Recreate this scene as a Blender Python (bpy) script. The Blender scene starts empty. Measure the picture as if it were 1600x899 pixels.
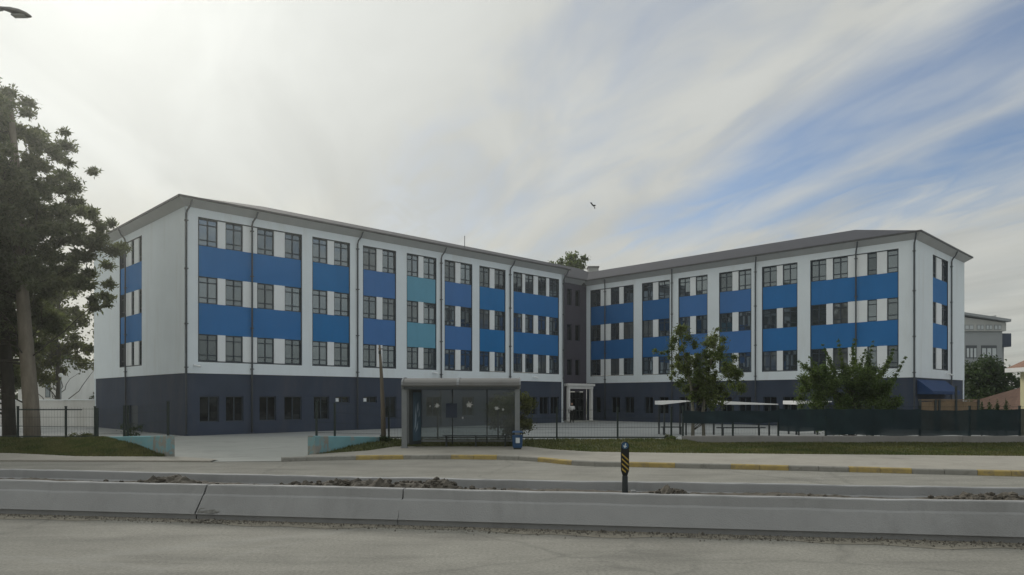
import bpy, bmesh, math, random
import numpy as np
from mathutils import Vector, Matrix, Euler

random.seed(7)
rng = np.random.default_rng(11)
SC = bpy.context.scene
COL = SC.collection

# ------------------------------------------------------------------ camera
F = 1125.0          # focal length in photo pixels (1600 px wide)
HOR = 622.0         # horizon row in the photo
CAMH = 2.15
cam = bpy.data.cameras.new('camera')
cam.sensor_width = 36.0
cam.lens = 36.0 * F / 1600.0
cam.shift_y = (HOR - 449.5) / 1600.0
cam.clip_start = 0.1
cam.clip_end = 6000
camo = bpy.data.objects.new('camera', cam)
camo.location = (0, 0, CAMH)
camo.rotation_euler = (math.radians(90), 0, 0)
COL.objects.link(camo)
SC.camera = camo

# ------------------------------------------------------------------ exposure
SC.view_settings.view_transform = 'Standard'
SC.view_settings.look = 'None'
SC.view_settings.gamma = 1.0
SC.view_settings.use_curve_mapping = False
SC.view_settings.exposure = 0.36
SC.cycles.max_bounces = 8
SC.cycles.transparent_max_bounces = 24
SC.cycles.use_denoising = True

# ------------------------------------------------------------------ sun and sky
SUN_EL = math.radians(30)
SUN_AZ = math.radians(-31)          # from +Y (view direction) towards +X
sd = Vector((math.sin(SUN_AZ) * math.cos(SUN_EL), math.cos(SUN_AZ) * math.cos(SUN_EL), math.sin(SUN_EL)))
sun = bpy.data.lights.new('sun', 'SUN')
sun.energy = 1.5
sun.angle = math.radians(14)
sun.color = (1.0, 0.95, 0.86)
suno = bpy.data.objects.new('sun', sun)
suno.rotation_euler = (-sd).to_track_quat('-Z', 'Y').to_euler()
suno.location = (0, 0, 40)
COL.objects.link(suno)

world = bpy.data.worlds.new('World')
SC.world = world
world.use_nodes = True
wn, wl = world.node_tree.nodes, world.node_tree.links
wn.clear()

def W(kind, **kw):
    n = wn.new(kind)
    for k, v in kw.items():
        setattr(n, k, v)
    return n

def wmath(op, a, b=None, c=None, clamp=False):
    n = W('ShaderNodeMath', operation=op)
    n.use_clamp = clamp
    for i, v in enumerate((a, b, c)):
        if v is None:
            continue
        if isinstance(v, (int, float)):
            n.inputs[i].default_value = v
        else:
            wl.new(v, n.inputs[i])
    return n.outputs[0]

def wstep(v, lo, hi, out0=0.0, out1=1.0):
    n = W('ShaderNodeMapRange', interpolation_type='SMOOTHSTEP')
    wl.new(v, n.inputs['Value'])
    n.inputs['From Min'].default_value = lo
    n.inputs['From Max'].default_value = hi
    n.inputs['To Min'].default_value = out0
    n.inputs['To Max'].default_value = out1
    return n.outputs[0]

def wmix(fac, a, b):
    n = W('ShaderNodeMix', data_type='RGBA')
    for i, v in ((0, fac), (6, a), (7, b)):
        if isinstance(v, (int, float)):
            n.inputs[i].default_value = v
        elif isinstance(v, tuple):
            n.inputs[i].default_value = v
        else:
            wl.new(v, n.inputs[i])
    return n.outputs[2]

tc = W('ShaderNodeTexCoord')
sep = W('ShaderNodeSeparateXYZ')
wl.new(tc.outputs['Generated'], sep.inputs[0])
dx, dy, dz = sep.outputs
zc = wmath('ADD', wmath('MAXIMUM', dz, 0.0), 0.06)
px_ = wmath('DIVIDE', dx, zc)
py_ = wmath('DIVIDE', dy, zc)
acr = wmath('ADD', wmath('MULTIPLY', px_, 0.96), wmath('MULTIPLY', py_, 0.27))     # across the cirrus streaks
alo = wmath('ADD', wmath('MULTIPLY', px_, 0.27), wmath('MULTIPLY', py_, -0.96))    # along them

def wnoise(sa, sb, off, detail, rough, dist=0.0, scale=1.0):
    cx = W('ShaderNodeCombineXYZ')
    wl.new(wmath('MULTIPLY', acr, sa), cx.inputs[0])
    wl.new(wmath('MULTIPLY', alo, sb), cx.inputs[1])
    cx.inputs[2].default_value = off
    n = W('ShaderNodeTexNoise')
    n.inputs['Scale'].default_value = scale
    n.inputs['Detail'].default_value = detail
    n.inputs['Roughness'].default_value = rough
    n.inputs['Distortion'].default_value = dist
    wl.new(cx.outputs[0], n.inputs['Vector'])
    return n.outputs['Fac']

n1 = wnoise(2.1, 0.65, 3.3, 5, 0.5, 0.8)
n2 = wnoise(5.0, 1.7, 8.1, 4, 0.5, 1.1)
n3 = wnoise(0.8, 0.5, 1.7, 4, 0.5, 0.4)
streak = wmath('ADD', wmath('MULTIPLY', n1, 0.64), wmath('MULTIPLY', n2, 0.36))
# closed veil towards the sun, opening into separate bands of cirrus away from it
warp = wmath('ADD', acr, wmath('MULTIPLY', wmath('SUBTRACT', wnoise(1.0, 0.9, 5.2, 3, 0.5, 0.0), 0.5), 0.55))
ramp = W('ShaderNodeValToRGB')
wl.new(wmath('MULTIPLY', warp, 0.25), ramp.inputs[0])
stops = [(0.30, 1.0), (0.62, 0.97), (0.95, 0.80), (1.18, 0.90), (1.30, 0.98), (1.42, 0.70), (1.54, 0.16), (1.74, 0.14), (1.88, 0.55), (2.02, 0.25), (2.3, 0.12), (2.7, 0.40), (3.3, 0.30), (3.9, 0.55)]
el = ramp.color_ramp.elements
while len(el) < len(stops):
    el.new(0.5)
for e_, (p_, v_) in zip(el, stops):
    e_.position = p_ / 4
    e_.color = (v_, v_, v_, 1)
amount = wmath('ADD', ramp.outputs[0], wmath('MULTIPLY', wmath('SUBTRACT', streak, 0.5), 1.9), clamp=True)
amount = wmath('MAXIMUM', amount, wstep(acr, 0.75, 0.15))
low = wstep(wmath('ADD', dz, wmath('MULTIPLY', wmath('SUBTRACT', n2, 0.5), 0.12)), 0.18, 0.285, 1.0, 0.0)
low = wmath('MULTIPLY', low, wstep(n3, 0.25, 0.6, 0.86, 1.0))
amount = wmath('MAXIMUM', amount, wmath('MULTIPLY', low, 0.93))

sky = W('ShaderNodeTexSky', sky_type='NISHITA')
sky.sun_disc = False
sky.sun_elevation = SUN_EL
sky.sun_rotation = SUN_AZ
sky.altitude = 50
sky.air_density = 1.0
sky.dust_density = 1.2
sky.ozone_density = 1.6
blue = W('ShaderNodeMix', data_type='RGBA', blend_type='MULTIPLY')
blue.inputs[0].default_value = 1.0
wl.new(sky.outputs[0], blue.inputs[6])
blue.inputs[7].default_value = (0.60, 0.67, 0.76, 1)

# cloud radiance: thin cirrus scatters forward, so it brightens towards the hidden sun
dotn = W('ShaderNodeVectorMath', operation='DOT_PRODUCT')
wl.new(tc.outputs['Generated'], dotn.inputs[0])
dotn.inputs[1].default_value = sd
dp = wmath('MAXIMUM', dotn.outputs['Value'], 0.0)
glow = wmath('ADD', wmath('MULTIPLY', wmath('POWER', dp, 20.0), 2.1),
             wmath('MULTIPLY', wmath('POWER', dp, 4.0), 0.35))
zen = wmath('ADD', 0.97, wmath('MULTIPLY', wmath('MULTIPLY', dz, dz), 0.6))     # overcast brightens towards the zenith
lum = wmath('ADD', wmath('MULTIPLY', wmath('MULTIPLY', wstep(n1, 0.3, 0.7, 0.90, 1.10), zen), 4.15), glow)
cloudc = wmix(wmath('MULTIPLY', low, 0.9), (0.98, 1.0, 0.96, 1), (1.05, 1.04, 0.94, 1))
cl = W('ShaderNodeVectorMath', operation='SCALE')
wl.new(cloudc, cl.inputs[0])
wl.new(lum, cl.inputs['Scale'])
skycol = wmix(amount, blue.outputs[2], cl.outputs[0])
bg = W('ShaderNodeBackground')
bg.inputs['Strength'].default_value = 0.1
wl.new(skycol, bg.inputs['Color'])
wo = W('ShaderNodeOutputWorld')
wl.new(bg.outputs[0], wo.inputs['Surface'])

# ------------------------------------------------------------------ helpers
def at(px, Y, z=0.0):
    """World point at depth Y seen in photo column px, at height z."""
    return Vector(((px - 800.0) / F * Y, Y, z))

def gy(py, z=0.0):
    """Depth of a point at height z seen in photo row py."""
    return F * (CAMH - z) / (py - HOR)

class MB:
    def __init__(s):
        s.v, s.f = [], []

    def add(s, vs, fs):
        b = len(s.v)
        s.v += [tuple(p) for p in vs]
        s.f += [tuple(b + i for i in q) for q in fs]

    def hexa(s, p):
        """8 points: bottom ring 0-3, top ring 4-7."""
        s.add(p, [(3, 2, 1, 0), (4, 5, 6, 7), (0, 1, 5, 4), (1, 2, 6, 5), (2, 3, 7, 6), (3, 0, 4, 7)])

    def box(s, x0, x1, y0, y1, z0, z1):
        s.hexa([(x0, y0, z0), (x1, y0, z0), (x1, y1, z0), (x0, y1, z0), (x0, y0, z1), (x1, y0, z1), (x1, y1, z1), (x0, y1, z1)])

    def fbox(s, fr, t0, t1, d0, d1, z0, z1):
        q = fr.p
        s.hexa([q(t0, d1, z0), q(t1, d1, z0), q(t1, d0, z0), q(t0, d0, z0), q(t0, d1, z1), q(t1, d1, z1), q(t1, d0, z1), q(t0, d0, z1)])

    def tube(s, pts, rad, n=8, cap=True):
        pts = [Vector(p) for p in pts]
        rads = rad if isinstance(rad, (list, tuple)) else [rad] * len(pts)
        b = len(s.v)
        up = Vector((0.13, 0.31, 0.94)).normalized()
        for i, p in enumerate(pts):
            d = (pts[min(i + 1, len(pts) - 1)] - pts[max(i - 1, 0)]).normalized()
            a = d.cross(up)
            if a.length < 1e-3:
                a = d.cross(Vector((1, 0, 0)))
            a.normalize()
            c = d.cross(a)
            for k in range(n):
                an = 2 * math.pi * k / n
                s.v.append(tuple(p + (a * math.cos(an) + c * math.sin(an)) * rads[i]))
        for i in range(len(pts) - 1):
            for k in range(n):
                s.f.append((b + i * n + k, b + i * n + (k + 1) % n, b + (i + 1) * n + (k + 1) % n, b + (i + 1) * n + k))
        if cap:
            s.f.append(tuple(b + k for k in range(n))[::-1])
            e = b + (len(pts) - 1) * n
            s.f.append(tuple(e + k for k in range(n)))

    def prism(s, poly, z0, z1):
        n = len(poly)
        s.add([(p[0], p[1], z0) for p in poly] + [(p[0], p[1], z1) for p in poly],
              [tuple(range(n))[::-1], tuple(range(n, 2 * n))] + [(i, (i + 1) % n, n + (i + 1) % n, n + i) for i in range(n)])

    def ball(s, c, r, nu=10, nv=7):
        rx, ry, rz = r if isinstance(r, (tuple, list)) else (r, r, r)
        b = len(s.v)
        for j in range(nv + 1):
            th = math.pi * j / nv
            for i in range(nu):
                ph = 2 * math.pi * i / nu
                s.v.append((c[0] + rx * math.sin(th) * math.cos(ph), c[1] + ry * math.sin(th) * math.sin(ph), c[2] + rz * math.cos(th)))
        for j in range(nv):
            for i in range(nu):
                s.f.append((b + j * nu + i, b + (j + 1) * nu + i, b + (j + 1) * nu + (i + 1) % nu, b + j * nu + (i + 1) % nu))

ORIG = {}

def origin_of(o):
    return ORIG.get(o.name, Vector((0, 0, 0)))

def link(name, me, parent=None, origin=None):
    o = bpy.data.objects.new(name, me)
    COL.objects.link(o)
    if parent is not None:
        o.parent = parent
        ORIG[o.name] = origin_of(parent)
    else:
        o.location = origin if origin is not None else (0, 0, 0)
        ORIG[o.name] = Vector(origin) if origin is not None else Vector((0, 0, 0))
    return o

def build(name, mb, mat, parent=None, smooth=False, origin=None, fix=True, bevel=0.0):
    me = bpy.data.meshes.new(name)
    if parent is not None:
        og = origin_of(parent)
    elif origin is not None:
        og = Vector(origin)
    else:
        a = np.array(mb.v)
        og = Vector((float((a[:, 0].min() + a[:, 0].max()) / 2), float((a[:, 1].min() + a[:, 1].max()) / 2), float(a[:, 2].min())))
        origin = og
    vs = [(p[0] - og.x, p[1] - og.y, p[2] - og.z) for p in mb.v]
    me.from_pydata(vs, [], mb.f)
    if fix or bevel > 0:
        bm = bmesh.new()
        bm.from_mesh(me)
        if bevel > 0:
            bmesh.ops.bevel(bm, geom=[e for e in bm.edges if e.calc_face_angle(0) > 0.5], offset=bevel, segments=2, affect='EDGES', profile=0.6)
        bmesh.ops.recalc_face_normals(bm, faces=bm.faces)
        bm.to_mesh(me)
        bm.free()
    me.materials.append(mat)
    if smooth:
        for p in me.polygons:
            p.use_smooth = True
    me.update()
    return link(name, me, parent, origin)

def empty(name, loc, label, cat, group=None):
    o = bpy.data.objects.new(name, None)
    o.empty_display_size = 0.3
    o.location = loc
    COL.objects.link(o)
    ORIG[o.name] = Vector(loc)
    return tag(o, label, cat, group)

def tag(o, label, cat, group=None, kind=None):
    o['label'] = label
    o['category'] = cat
    if group:
        o['group'] = group
    if kind:
        o['kind'] = kind
    return o

def struct(o, label=None, kind='structure'):
    o['kind'] = kind
    if label:
        o['label'] = label
    return o

# ------------------------------------------------------------------ materials
def mat(name, col, rough=0.8, var=0.12, vscale=1.5, bump=0.0, bscale=30.0, spec=0.3, metal=0.0, stretch=None, col2=None, island=0.0, stain=None):
    """Principled with position-driven noise variation, optional second colour, fine bump, per-piece variation."""
    m = bpy.data.materials.new(name)
    m.use_nodes = True
    nt = m.node_tree
    N, L = nt.nodes, nt.links
    b = N['Principled BSDF']
    b.inputs['Roughness'].default_value = rough
    b.inputs['Specular IOR Level'].default_value = spec
    b.inputs['Metallic'].default_value = metal
    geo = N.new('ShaderNodeNewGeometry')
    mp = N.new('ShaderNodeMapping')
    L.new(geo.outputs['Position'], mp.inputs[0])
    if stretch:
        mp.inputs['Scale'].default_value = stretch
    n = N.new('ShaderNodeTexNoise')
    n.inputs['Scale'].default_value = vscale
    n.inputs['Detail'].default_value = 6
    n.inputs['Roughness'].default_value = 0.62
    L.new(mp.outputs[0], n.inputs['Vector'])
    mr = N.new('ShaderNodeMapRange')
    L.new(n.outputs['Fac'], mr.inputs['Value'])
    mr.inputs['From Min'].default_value = 0.3
    mr.inputs['From Max'].default_value = 0.7
    mx = N.new('ShaderNodeMix')
    mx.data_type = 'RGBA'
    L.new(mr.outputs[0], mx.inputs[0])
    c = Vector(col)
    ca, cb = c * (1 - var), c * (1 + var)
    if col2 is not None:
        ca, cb = c, Vector(col2)
    mx.inputs[6].default_value = (*[min(1, x) for x in ca], 1)
    mx.inputs[7].default_value = (*[min(1, x) for x in cb], 1)
    out = mx.outputs[2]
    if stain:
        # dark streaks / patches with their own shape: (colour, scale, lo, hi, stretch, strength)
        sc, ss, lo, hi, st, k = stain
        mp2 = N.new('ShaderNodeMapping')
        L.new(geo.outputs['Position'], mp2.inputs[0])
        mp2.inputs['Scale'].default_value = st
        n2 = N.new('ShaderNodeTexNoise')
        n2.inputs['Scale'].default_value = ss
        n2.inputs['Detail'].default_value = 7
        n2.inputs['Roughness'].default_value = 0.68
        n2.inputs['Distortion'].default_value = 0.4
        L.new(mp2.outputs[0], n2.inputs['Vector'])
        r2 = N.new('ShaderNodeMapRange')
        L.new(n2.outputs['Fac'], r2.inputs['Value'])
        r2.inputs['From Min'].default_value = lo
        r2.inputs['From Max'].default_value = hi
        r2.inputs['To Max'].default_value = k
        m2 = N.new('ShaderNodeMix')
        m2.data_type = 'RGBA'
        L.new(r2.outputs[0], m2.inputs[0])
        L.new(out, m2.inputs[6])
        m2.inputs[7].default_value = (*sc, 1)
        out = m2.outputs[2]
    if island > 0:
        hs = N.new('ShaderNodeHueSaturation')
        r3 = N.new('ShaderNodeMapRange')
        L.new(geo.outputs['Random Per Island'], r3.inputs['Value'])
        r3.inputs['To Min'].default_value = 1 - island
        r3.inputs['To Max'].default_value = 1 + island
        L.new(r3.outputs[0], hs.inputs['Value'])
        L.new(out, hs.inputs['Color'])
        out = hs.outputs[0]
    L.new(out, b.inputs['Base Color'])
    if bump > 0:
        nb = N.new('ShaderNodeTexNoise')
        nb.inputs['Scale'].default_value = bscale
        nb.inputs['Detail'].default_value = 5
        L.new(geo.outputs['Position'], nb.inputs['Vector'])
        bp = N.new('ShaderNodeBump')
        bp.inputs['Strength'].default_value = bump
        bp.inputs['Distance'].default_value = 0.02
        L.new(nb.outputs['Fac'], bp.inputs['Height'])
        L.new(bp.outputs[0], b.inputs['Normal'])
    return m

def leafmat(name, col, col2, trans=0.35, island=0.35):
    m = mat(name, col, rough=0.6, var=0.2, vscale=0.9, col2=col2, island=island, spec=0.25)
    nt = m.node_tree
    N, L = nt.nodes, nt.links
    b = N['Principled BSDF']
    src = b.inputs['Base Color'].links[0].from_socket
    t = N.new('ShaderNodeBsdfTranslucent')
    g = N.new('ShaderNodeMix')
    g.data_type = 'RGBA'
    g.blend_type = 'MULTIPLY'
    g.inputs[0].default_value = 1
    g.inputs[7].default_value = (1.15, 1.2, 0.6, 1)
    L.new(src, g.inputs[6])
    L.new(g.outputs[2], t.inputs['Color'])
    ms = N.new('ShaderNodeMixShader')
    ms.inputs[0].default_value = trans
    L.new(b.outputs[0], ms.inputs[1])
    L.new(t.outputs[0], ms.inputs[2])
    L.new(ms.outputs[0], N['Material Output'].inputs['Surface'])
    return m

def netmat(name, col, clear):
    m = mat(name, col, rough=0.9, var=0.15, vscale=1.2, spec=0.1, stain=((col[0] * 1.6, col[1] * 1.7, col[2] * 1.6), 0.9, 0.5, 0.75, (1, 1, 0.3), 0.7))
    nt = m.node_tree
    N, L = nt.nodes, nt.links
    tr = N.new('ShaderNodeBsdfTransparent')
    ms = N.new('ShaderNodeMixShader')
    ms.inputs[0].default_value = clear
    L.new(N['Principled BSDF'].outputs[0], ms.inputs[1])
    L.new(tr.outputs[0], ms.inputs[2])
    L.new(ms.outputs[0], N['Material Output'].inputs['Surface'])
    return m

def glassmat(name, tint, clear, ior=1.5):
    """Thin clear sheet: Fresnel reflection over tinted transparency."""
    m = bpy.data.materials.new(name)
    m.use_nodes = True
    N, L = m.node_tree.nodes, m.node_tree.links
    N.remove(N['Principled BSDF'])
    tr = N.new('ShaderNodeBsdfTransparent')
    tr.inputs[0].default_value = (*[c * clear for c in tint], 1)
    gl = N.new('ShaderNodeBsdfGlossy')
    gl.inputs['Roughness'].default_value = 0.06
    df = N.new('ShaderNodeBsdfDiffuse')
    df.inputs[0].default_value = (0.17, 0.19, 0.195, 1)
    fr = N.new('ShaderNodeFresnel')
    fr.inputs[0].default_value = ior
    m0 = N.new('ShaderNodeMixShader')
    m0.inputs[0].default_value = 0.26        # film of dust
    L.new(tr.outputs[0], m0.inputs[1])
    L.new(df.outputs[0], m0.inputs[2])
    ms = N.new('ShaderNodeMixShader')
    L.new(fr.outputs[0], ms.inputs[0])
    L.new(m0.outputs[0], ms.inputs[1])
    L.new(gl.outputs[0], ms.inputs[2])
    L.new(ms.outputs[0], N['Material Output'].inputs['Surface'])
    return m

def panemat(name, col, ior, rough=0.03):
    m = bpy.data.materials.new(name)
    m.use_nodes = True
    N, L = m.node_tree.nodes, m.node_tree.links
    b = N['Principled BSDF']
    b.inputs['Roughness'].default_value = rough
    b.inputs['IOR'].default_value = ior
    b.inputs['Specular IOR Level'].default_value = 0.5
    b.inputs['Specular Tint'].default_value = (0.80, 0.93, 1.0, 1)
    geo = N.new('ShaderNodeNewGeometry')
    n = N.new('ShaderNodeTexNoise')
    n.inputs['Scale'].default_value = 0.55
    n.inputs['Detail'].default_value = 3
    L.new(geo.outputs['Position'], n.inputs['Vector'])
    mx = N.new('ShaderNodeMix')
    mx.data_type = 'RGBA'
    L.new(n.outputs['Fac'], mx.inputs[0])
    mx.inputs[6].default_value = (col[0] * 0.6, col[1] * 0.6, col[2] * 0.6, 1)
    mx.inputs[7].default_value = (col[0] * 1.4, col[1] * 1.4, col[2] * 1.4, 1)
    L.new(mx.outputs[2], b.inputs['Base Color'])
    return m

M = {}
M['white_wall'] = mat('white_render', (0.80, 0.87, 0.92), 0.85, 0.03, 0.6, bump=0.08, bscale=40, stain=((0.62, 0.64, 0.63), 0.8, 0.52, 0.8, (1, 1, 0.12), 0.5))
M['white_panel'] = mat('white_panel', (0.84, 0.88, 0.91), 0.7, 0.03, 0.8)
M['plinth'] = mat('anthracite_render', (0.046, 0.062, 0.098), 0.85, 0.12, 0.5, bump=0.1, bscale=30, stain=((0.090, 0.094, 0.112), 0.7, 0.5, 0.75, (1, 1, 0.25), 0.55))
M['link_wall'] = mat('violet_grey_render', (0.085, 0.08, 0.105), 0.85, 0.08, 0.5)
BLUES = {
    'mid': (0.024, 0.172, 0.450), 'deep': (0.012, 0.175, 0.450), 'lav': (0.058, 0.185, 0.46),
    'teal': (0.135, 0.370, 0.52), 'navy': (0.022, 0.135, 0.36)}
for k, c in BLUES.items():
    M['blue_' + k] = mat('blue_panel_' + k, c, 0.65, 0.04, 0.7, spec=0.25, stain=((c[0] * .7, c[1] * .75, c[2] * .75), 0.6, 0.5, 0.8, (1, 1, 0.2), 0.5))
M['frame'] = mat('dark_window_frame', (0.045, 0.060, 0.078), 0.5, 0.05)
M['glass'] = panemat('window_glass', (0.040, 0.050, 0.064), 3.0)
M['glass_b'] = panemat('window_glass_grey', (0.035, 0.045, 0.056), 2.6)
M['glass_c'] = panemat('window_glass_dim', (0.020, 0.028, 0.036), 2.2)
M['glass_d'] = panemat('window_glass_blind', (0.10, 0.11, 0.115), 2.2)
M['glass_dark'] = panemat('ground_floor_glass', (0.008, 0.010, 0.014), 1.5)
M['pipe'] = mat('downpipe_paint', (0.075, 0.085, 0.098), 0.5, 0.1)
M['roof'] = mat('roof_sheet', (0.056, 0.058, 0.070), 0.75, 0.12, 0.4, spec=0.12, stain=((0.035, 0.035, 0.037), 0.8, 0.5, 0.7, (1, 1, 1), 0.5))
M['soffit'] = mat('soffit_board', (0.48, 0.49, 0.50), 0.8, 0.05, 1.0)
M['gutter'] = mat('gutter_metal', (0.085, 0.085, 0.088), 0.5, 0.1)
M['porch'] = mat('porch_white', (0.75, 0.75, 0.74), 0.6, 0.04)
def asphaltmat():
    m = mat('worn_asphalt', (0.245, 0.240, 0.215), 0.92, 0.12, 0.7, bump=0.6, bscale=70, spec=0.15, stain=((0.155, 0.152, 0.138), 0.7, 0.48, 0.72, (0.45, 2.0, 1), 0.75))
    N, L = m.node_tree.nodes, m.node_tree.links
    b = N['Principled BSDF']
    src = b.inputs['Base Color'].links[0].from_socket
    geo = N.new('ShaderNodeNewGeometry')
    # aggregate speckle
    sp = N.new('ShaderNodeTexNoise')
    sp.inputs['Scale'].default_value = 22
    sp.inputs['Detail'].default_value = 8
    sp.inputs['Roughness'].default_value = 0.8
    L.new(geo.outputs['Position'], sp.inputs['Vector'])
    mr = N.new('ShaderNodeMapRange')
    L.new(sp.outputs['Fac'], mr.inputs['Value'])
    mr.inputs['From Min'].default_value = 0.3
    mr.inputs['From Max'].default_value = 0.7
    mr.inputs['To Min'].default_value = 0.62
    mr.inputs['To Max'].default_value = 1.38
    mu = N.new('ShaderNodeMix')
    mu.data_type = 'RGBA'
    mu.blend_type = 'MULTIPLY'
    mu.inputs[0].default_value = 1
    L.new(src, mu.inputs[6])
    L.new(mr.outputs[0], mu.inputs[7])
    out = mu.outputs[2]
    # two families of thin cracks with crooked courses, sealed pale or open dark
    for sc, wid, col, k, rot in ((0.16, 0.010, (0.10, 0.10, 0.092), 0.55, 0.5), (0.11, 0.013, (0.30, 0.30, 0.28), 0.6, 1.1)):
        mp = N.new('ShaderNodeMapping')
        mp.inputs['Rotation'].default_value = (0, 0, rot)
        L.new(geo.outputs['Position'], mp.inputs[0])
        wv = N.new('ShaderNodeTexNoise')
        wv.inputs['Scale'].default_value = 1.6
        wv.inputs['Detail'].default_value = 5
        L.new(mp.outputs[0], wv.inputs['Vector'])
        ad = N.new('ShaderNodeVectorMath')
        ad.operation = 'MULTIPLY_ADD'
        L.new(wv.outputs['Color'], ad.inputs[0])
        ad.inputs[1].default_value = (0.7, 0.7, 0)
        L.new(mp.outputs[0], ad.inputs[2])
        vo = N.new('ShaderNodeTexVoronoi')
        vo.feature = 'DISTANCE_TO_EDGE'
        vo.inputs['Scale'].default_value = sc
        L.new(ad.outputs[0], vo.inputs['Vector'])
        r2 = N.new('ShaderNodeMapRange')
        L.new(vo.outputs['Distance'], r2.inputs['Value'])
        r2.inputs['From Min'].default_value = 0.0
        r2.inputs['From Max'].default_value = wid * sc * 8
        r2.inputs['To Min'].default_value = k
        r2.inputs['To Max'].default_value = 0
        mk_ = N.new('ShaderNodeMath')
        mk_.operation = 'MULTIPLY'
        L.new(r2.outputs[0], mk_.inputs[0])
        L.new(wv.outputs['Fac'], mk_.inputs[1])
        mx = N.new('ShaderNodeMix')
        mx.data_type = 'RGBA'
        L.new(mk_.outputs[0], mx.inputs[0])
        L.new(out, mx.inputs[6])
        mx.inputs[7].default_value = (*col, 1)
        out = mx.outputs[2]
    L.new(out, b.inputs['Base Color'])
    return m
M['asphalt'] = asphaltmat()
M['pavement'] = mat('pavement_concrete', (0.30, 0.285, 0.25), 0.9, 0.08, 1.2, bump=0.2, bscale=40, stain=((0.18, 0.17, 0.15), 0.8, 0.5, 0.75, (1, 1, 1), 0.6))
M['yard'] = mat('yard_concrete', (0.30, 0.315, 0.315), 0.9, 0.10, 0.25, bump=0.15, bscale=20, stain=((0.14, 0.145, 0.145), 0.22, 0.48, 0.72, (0.6, 1.6, 1), 0.7))
M['drive'] = mat('driveway_concrete', (0.34, 0.35, 0.33), 0.9, 0.08, 0.5, bump=0.15, bscale=20, stain=((0.17, 0.17, 0.16), 0.5, 0.5, 0.75, (1, 1, 1), 0.6))
M['kerb_grey'] = mat('kerb_concrete', (0.27, 0.265, 0.24), 0.9, 0.12, 3.0, stain=((0.12, 0.115, 0.10), 3.0, 0.52, 0.72, (1, 1, 1), 0.7))
M['kerb_yellow'] = mat('kerb_yellow_paint', (0.38, 0.29, 0.11), 0.88, 0.12, 3.0, stain=((0.20, 0.18, 0.14), 4.0, 0.48, 0.66, (1, 1, 1), 0.75))
M['barrier'] = mat('barrier_concrete', (0.30, 0.305, 0.31), 0.88, 0.08, 1.0, bump=0.35, bscale=45, stain=((0.17, 0.17, 0.165), 0.9, 0.5, 0.78, (1, 1, 0.35), 0.6))
M['soil'] = mat('loose_soil', (0.045, 0.040, 0.032), 0.95, 0.3, 5.0, bump=0.8, bscale=18, col2=(0.12, 0.108, 0.09))
M['gravel'] = mat('roadside_grit', (0.15, 0.14, 0.12), 0.95, 0.3, 6.0, island=0.5)
M['grass_base'] = mat('lawn_soil', (0.045, 0.062, 0.020), 0.95, 0.2, 0.8, col2=(0.085, 0.085, 0.035), bump=0.5, bscale=25)
M['grass'] = leafmat('grass_blades', (0.060, 0.088, 0.030), (0.150, 0.140, 0.070), 0.35, 0.35)
M['ground'] = mat('bare_ground', (0.13, 0.13, 0.085), 0.95, 0.2, 0.1, col2=(0.09, 0.11, 0.05))
M['turquoise'] = mat('turquoise_paint', (0.18, 0.36, 0.40), 0.8, 0.08, 1.5, stain=((0.30, 0.29, 0.26), 1.6, 0.53, 0.62, (1, 1, 1), 0.85))
M['turquoise_worn'] = mat('peeled_concrete_end', (0.26, 0.26, 0.235), 0.85, 0.1, 2.0, stain=((0.17, 0.34, 0.38), 2.3, 0.50, 0.56, (1, 1, 1), 0.8))
M['low_wall'] = mat('plinth_wall_concrete', (0.26, 0.255, 0.25), 0.9, 0.08, 1.0, stain=((0.16, 0.155, 0.15), 1.0, 0.5, 0.75, (1, 1, 0.3), 0.6))
M['fence'] = mat('dark_green_fence_paint', (0.018, 0.030, 0.028), 0.5, 0.15)
M['net'] = netmat('dark_shade_netting', (0.020, 0.034, 0.042), 0.08)
M['metal'] = mat('brushed_metal', (0.20, 0.215, 0.225), 0.45, 0.08, 2.0, metal=0.3)
M['shelter_roof'] = mat('shelter_roof_sheet', (0.14, 0.142, 0.14), 0.6, 0.08, 1.0, metal=0.1, stain=((0.11, 0.105, 0.095), 1.3, 0.5, 0.75, (1, 1, 1), 0.6))
M['dark_metal'] = mat('dark_steel', (0.035, 0.042, 0.045), 0.5, 0.1)
M['shelter_glass'] = glassmat('shelter_glass', (0.90, 0.96, 0.97), 0.92)
M['poster'] = mat('poster_dark_blue', (0.03, 0.07, 0.11), 0.35, 0.2, 2.0, col2=(0.07, 0.12, 0.17))
M['poster_shape'] = mat('poster_pale_print', (0.30, 0.37, 0.44), 0.4, 0.15, 4.0)
M['sticker'] = mat('white_sticker', (0.70, 0.72, 0.72), 0.6, 0.05)
M['bin'] = mat('blue_bin_plastic', (0.022, 0.065, 0.15), 0.5, 0.15)
M['bark'] = mat('pine_bark', (0.155, 0.135, 0.105), 0.95, 0.3, 4.0, stretch=(1, 1, 0.25), col2=(0.25, 0.22, 0.18), bump=0.7, bscale=14)
M['bark_dark'] = mat('dark_bark', (0.055, 0.05, 0.042), 0.95, 0.25, 4.0, stretch=(1, 1, 0.3), bump=0.5, bscale=16)
M['bark_pale'] = mat('pale_bark', (0.20, 0.19, 0.155), 0.95, 0.25, 4.0, stretch=(1, 1, 0.3), bump=0.4, bscale=16)
M['pine'] = leafmat('pine_needles', (0.080, 0.096, 0.068), (0.145, 0.160, 0.118), 0.55, 0.3)
M['leaf_dark'] = leafmat('dark_leaves', (0.020, 0.040, 0.014), (0.055, 0.085, 0.028), 0.30, 0.4)
M['leaf_mid'] = leafmat('green_leaves', (0.058, 0.090, 0.030), (0.125, 0.150, 0.055), 0.45, 0.45)
M['leaf_bush'] = leafmat('bush_leaves', (0.045, 0.080, 0.030), (0.105, 0.145, 0.052), 0.45, 0.4)
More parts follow.
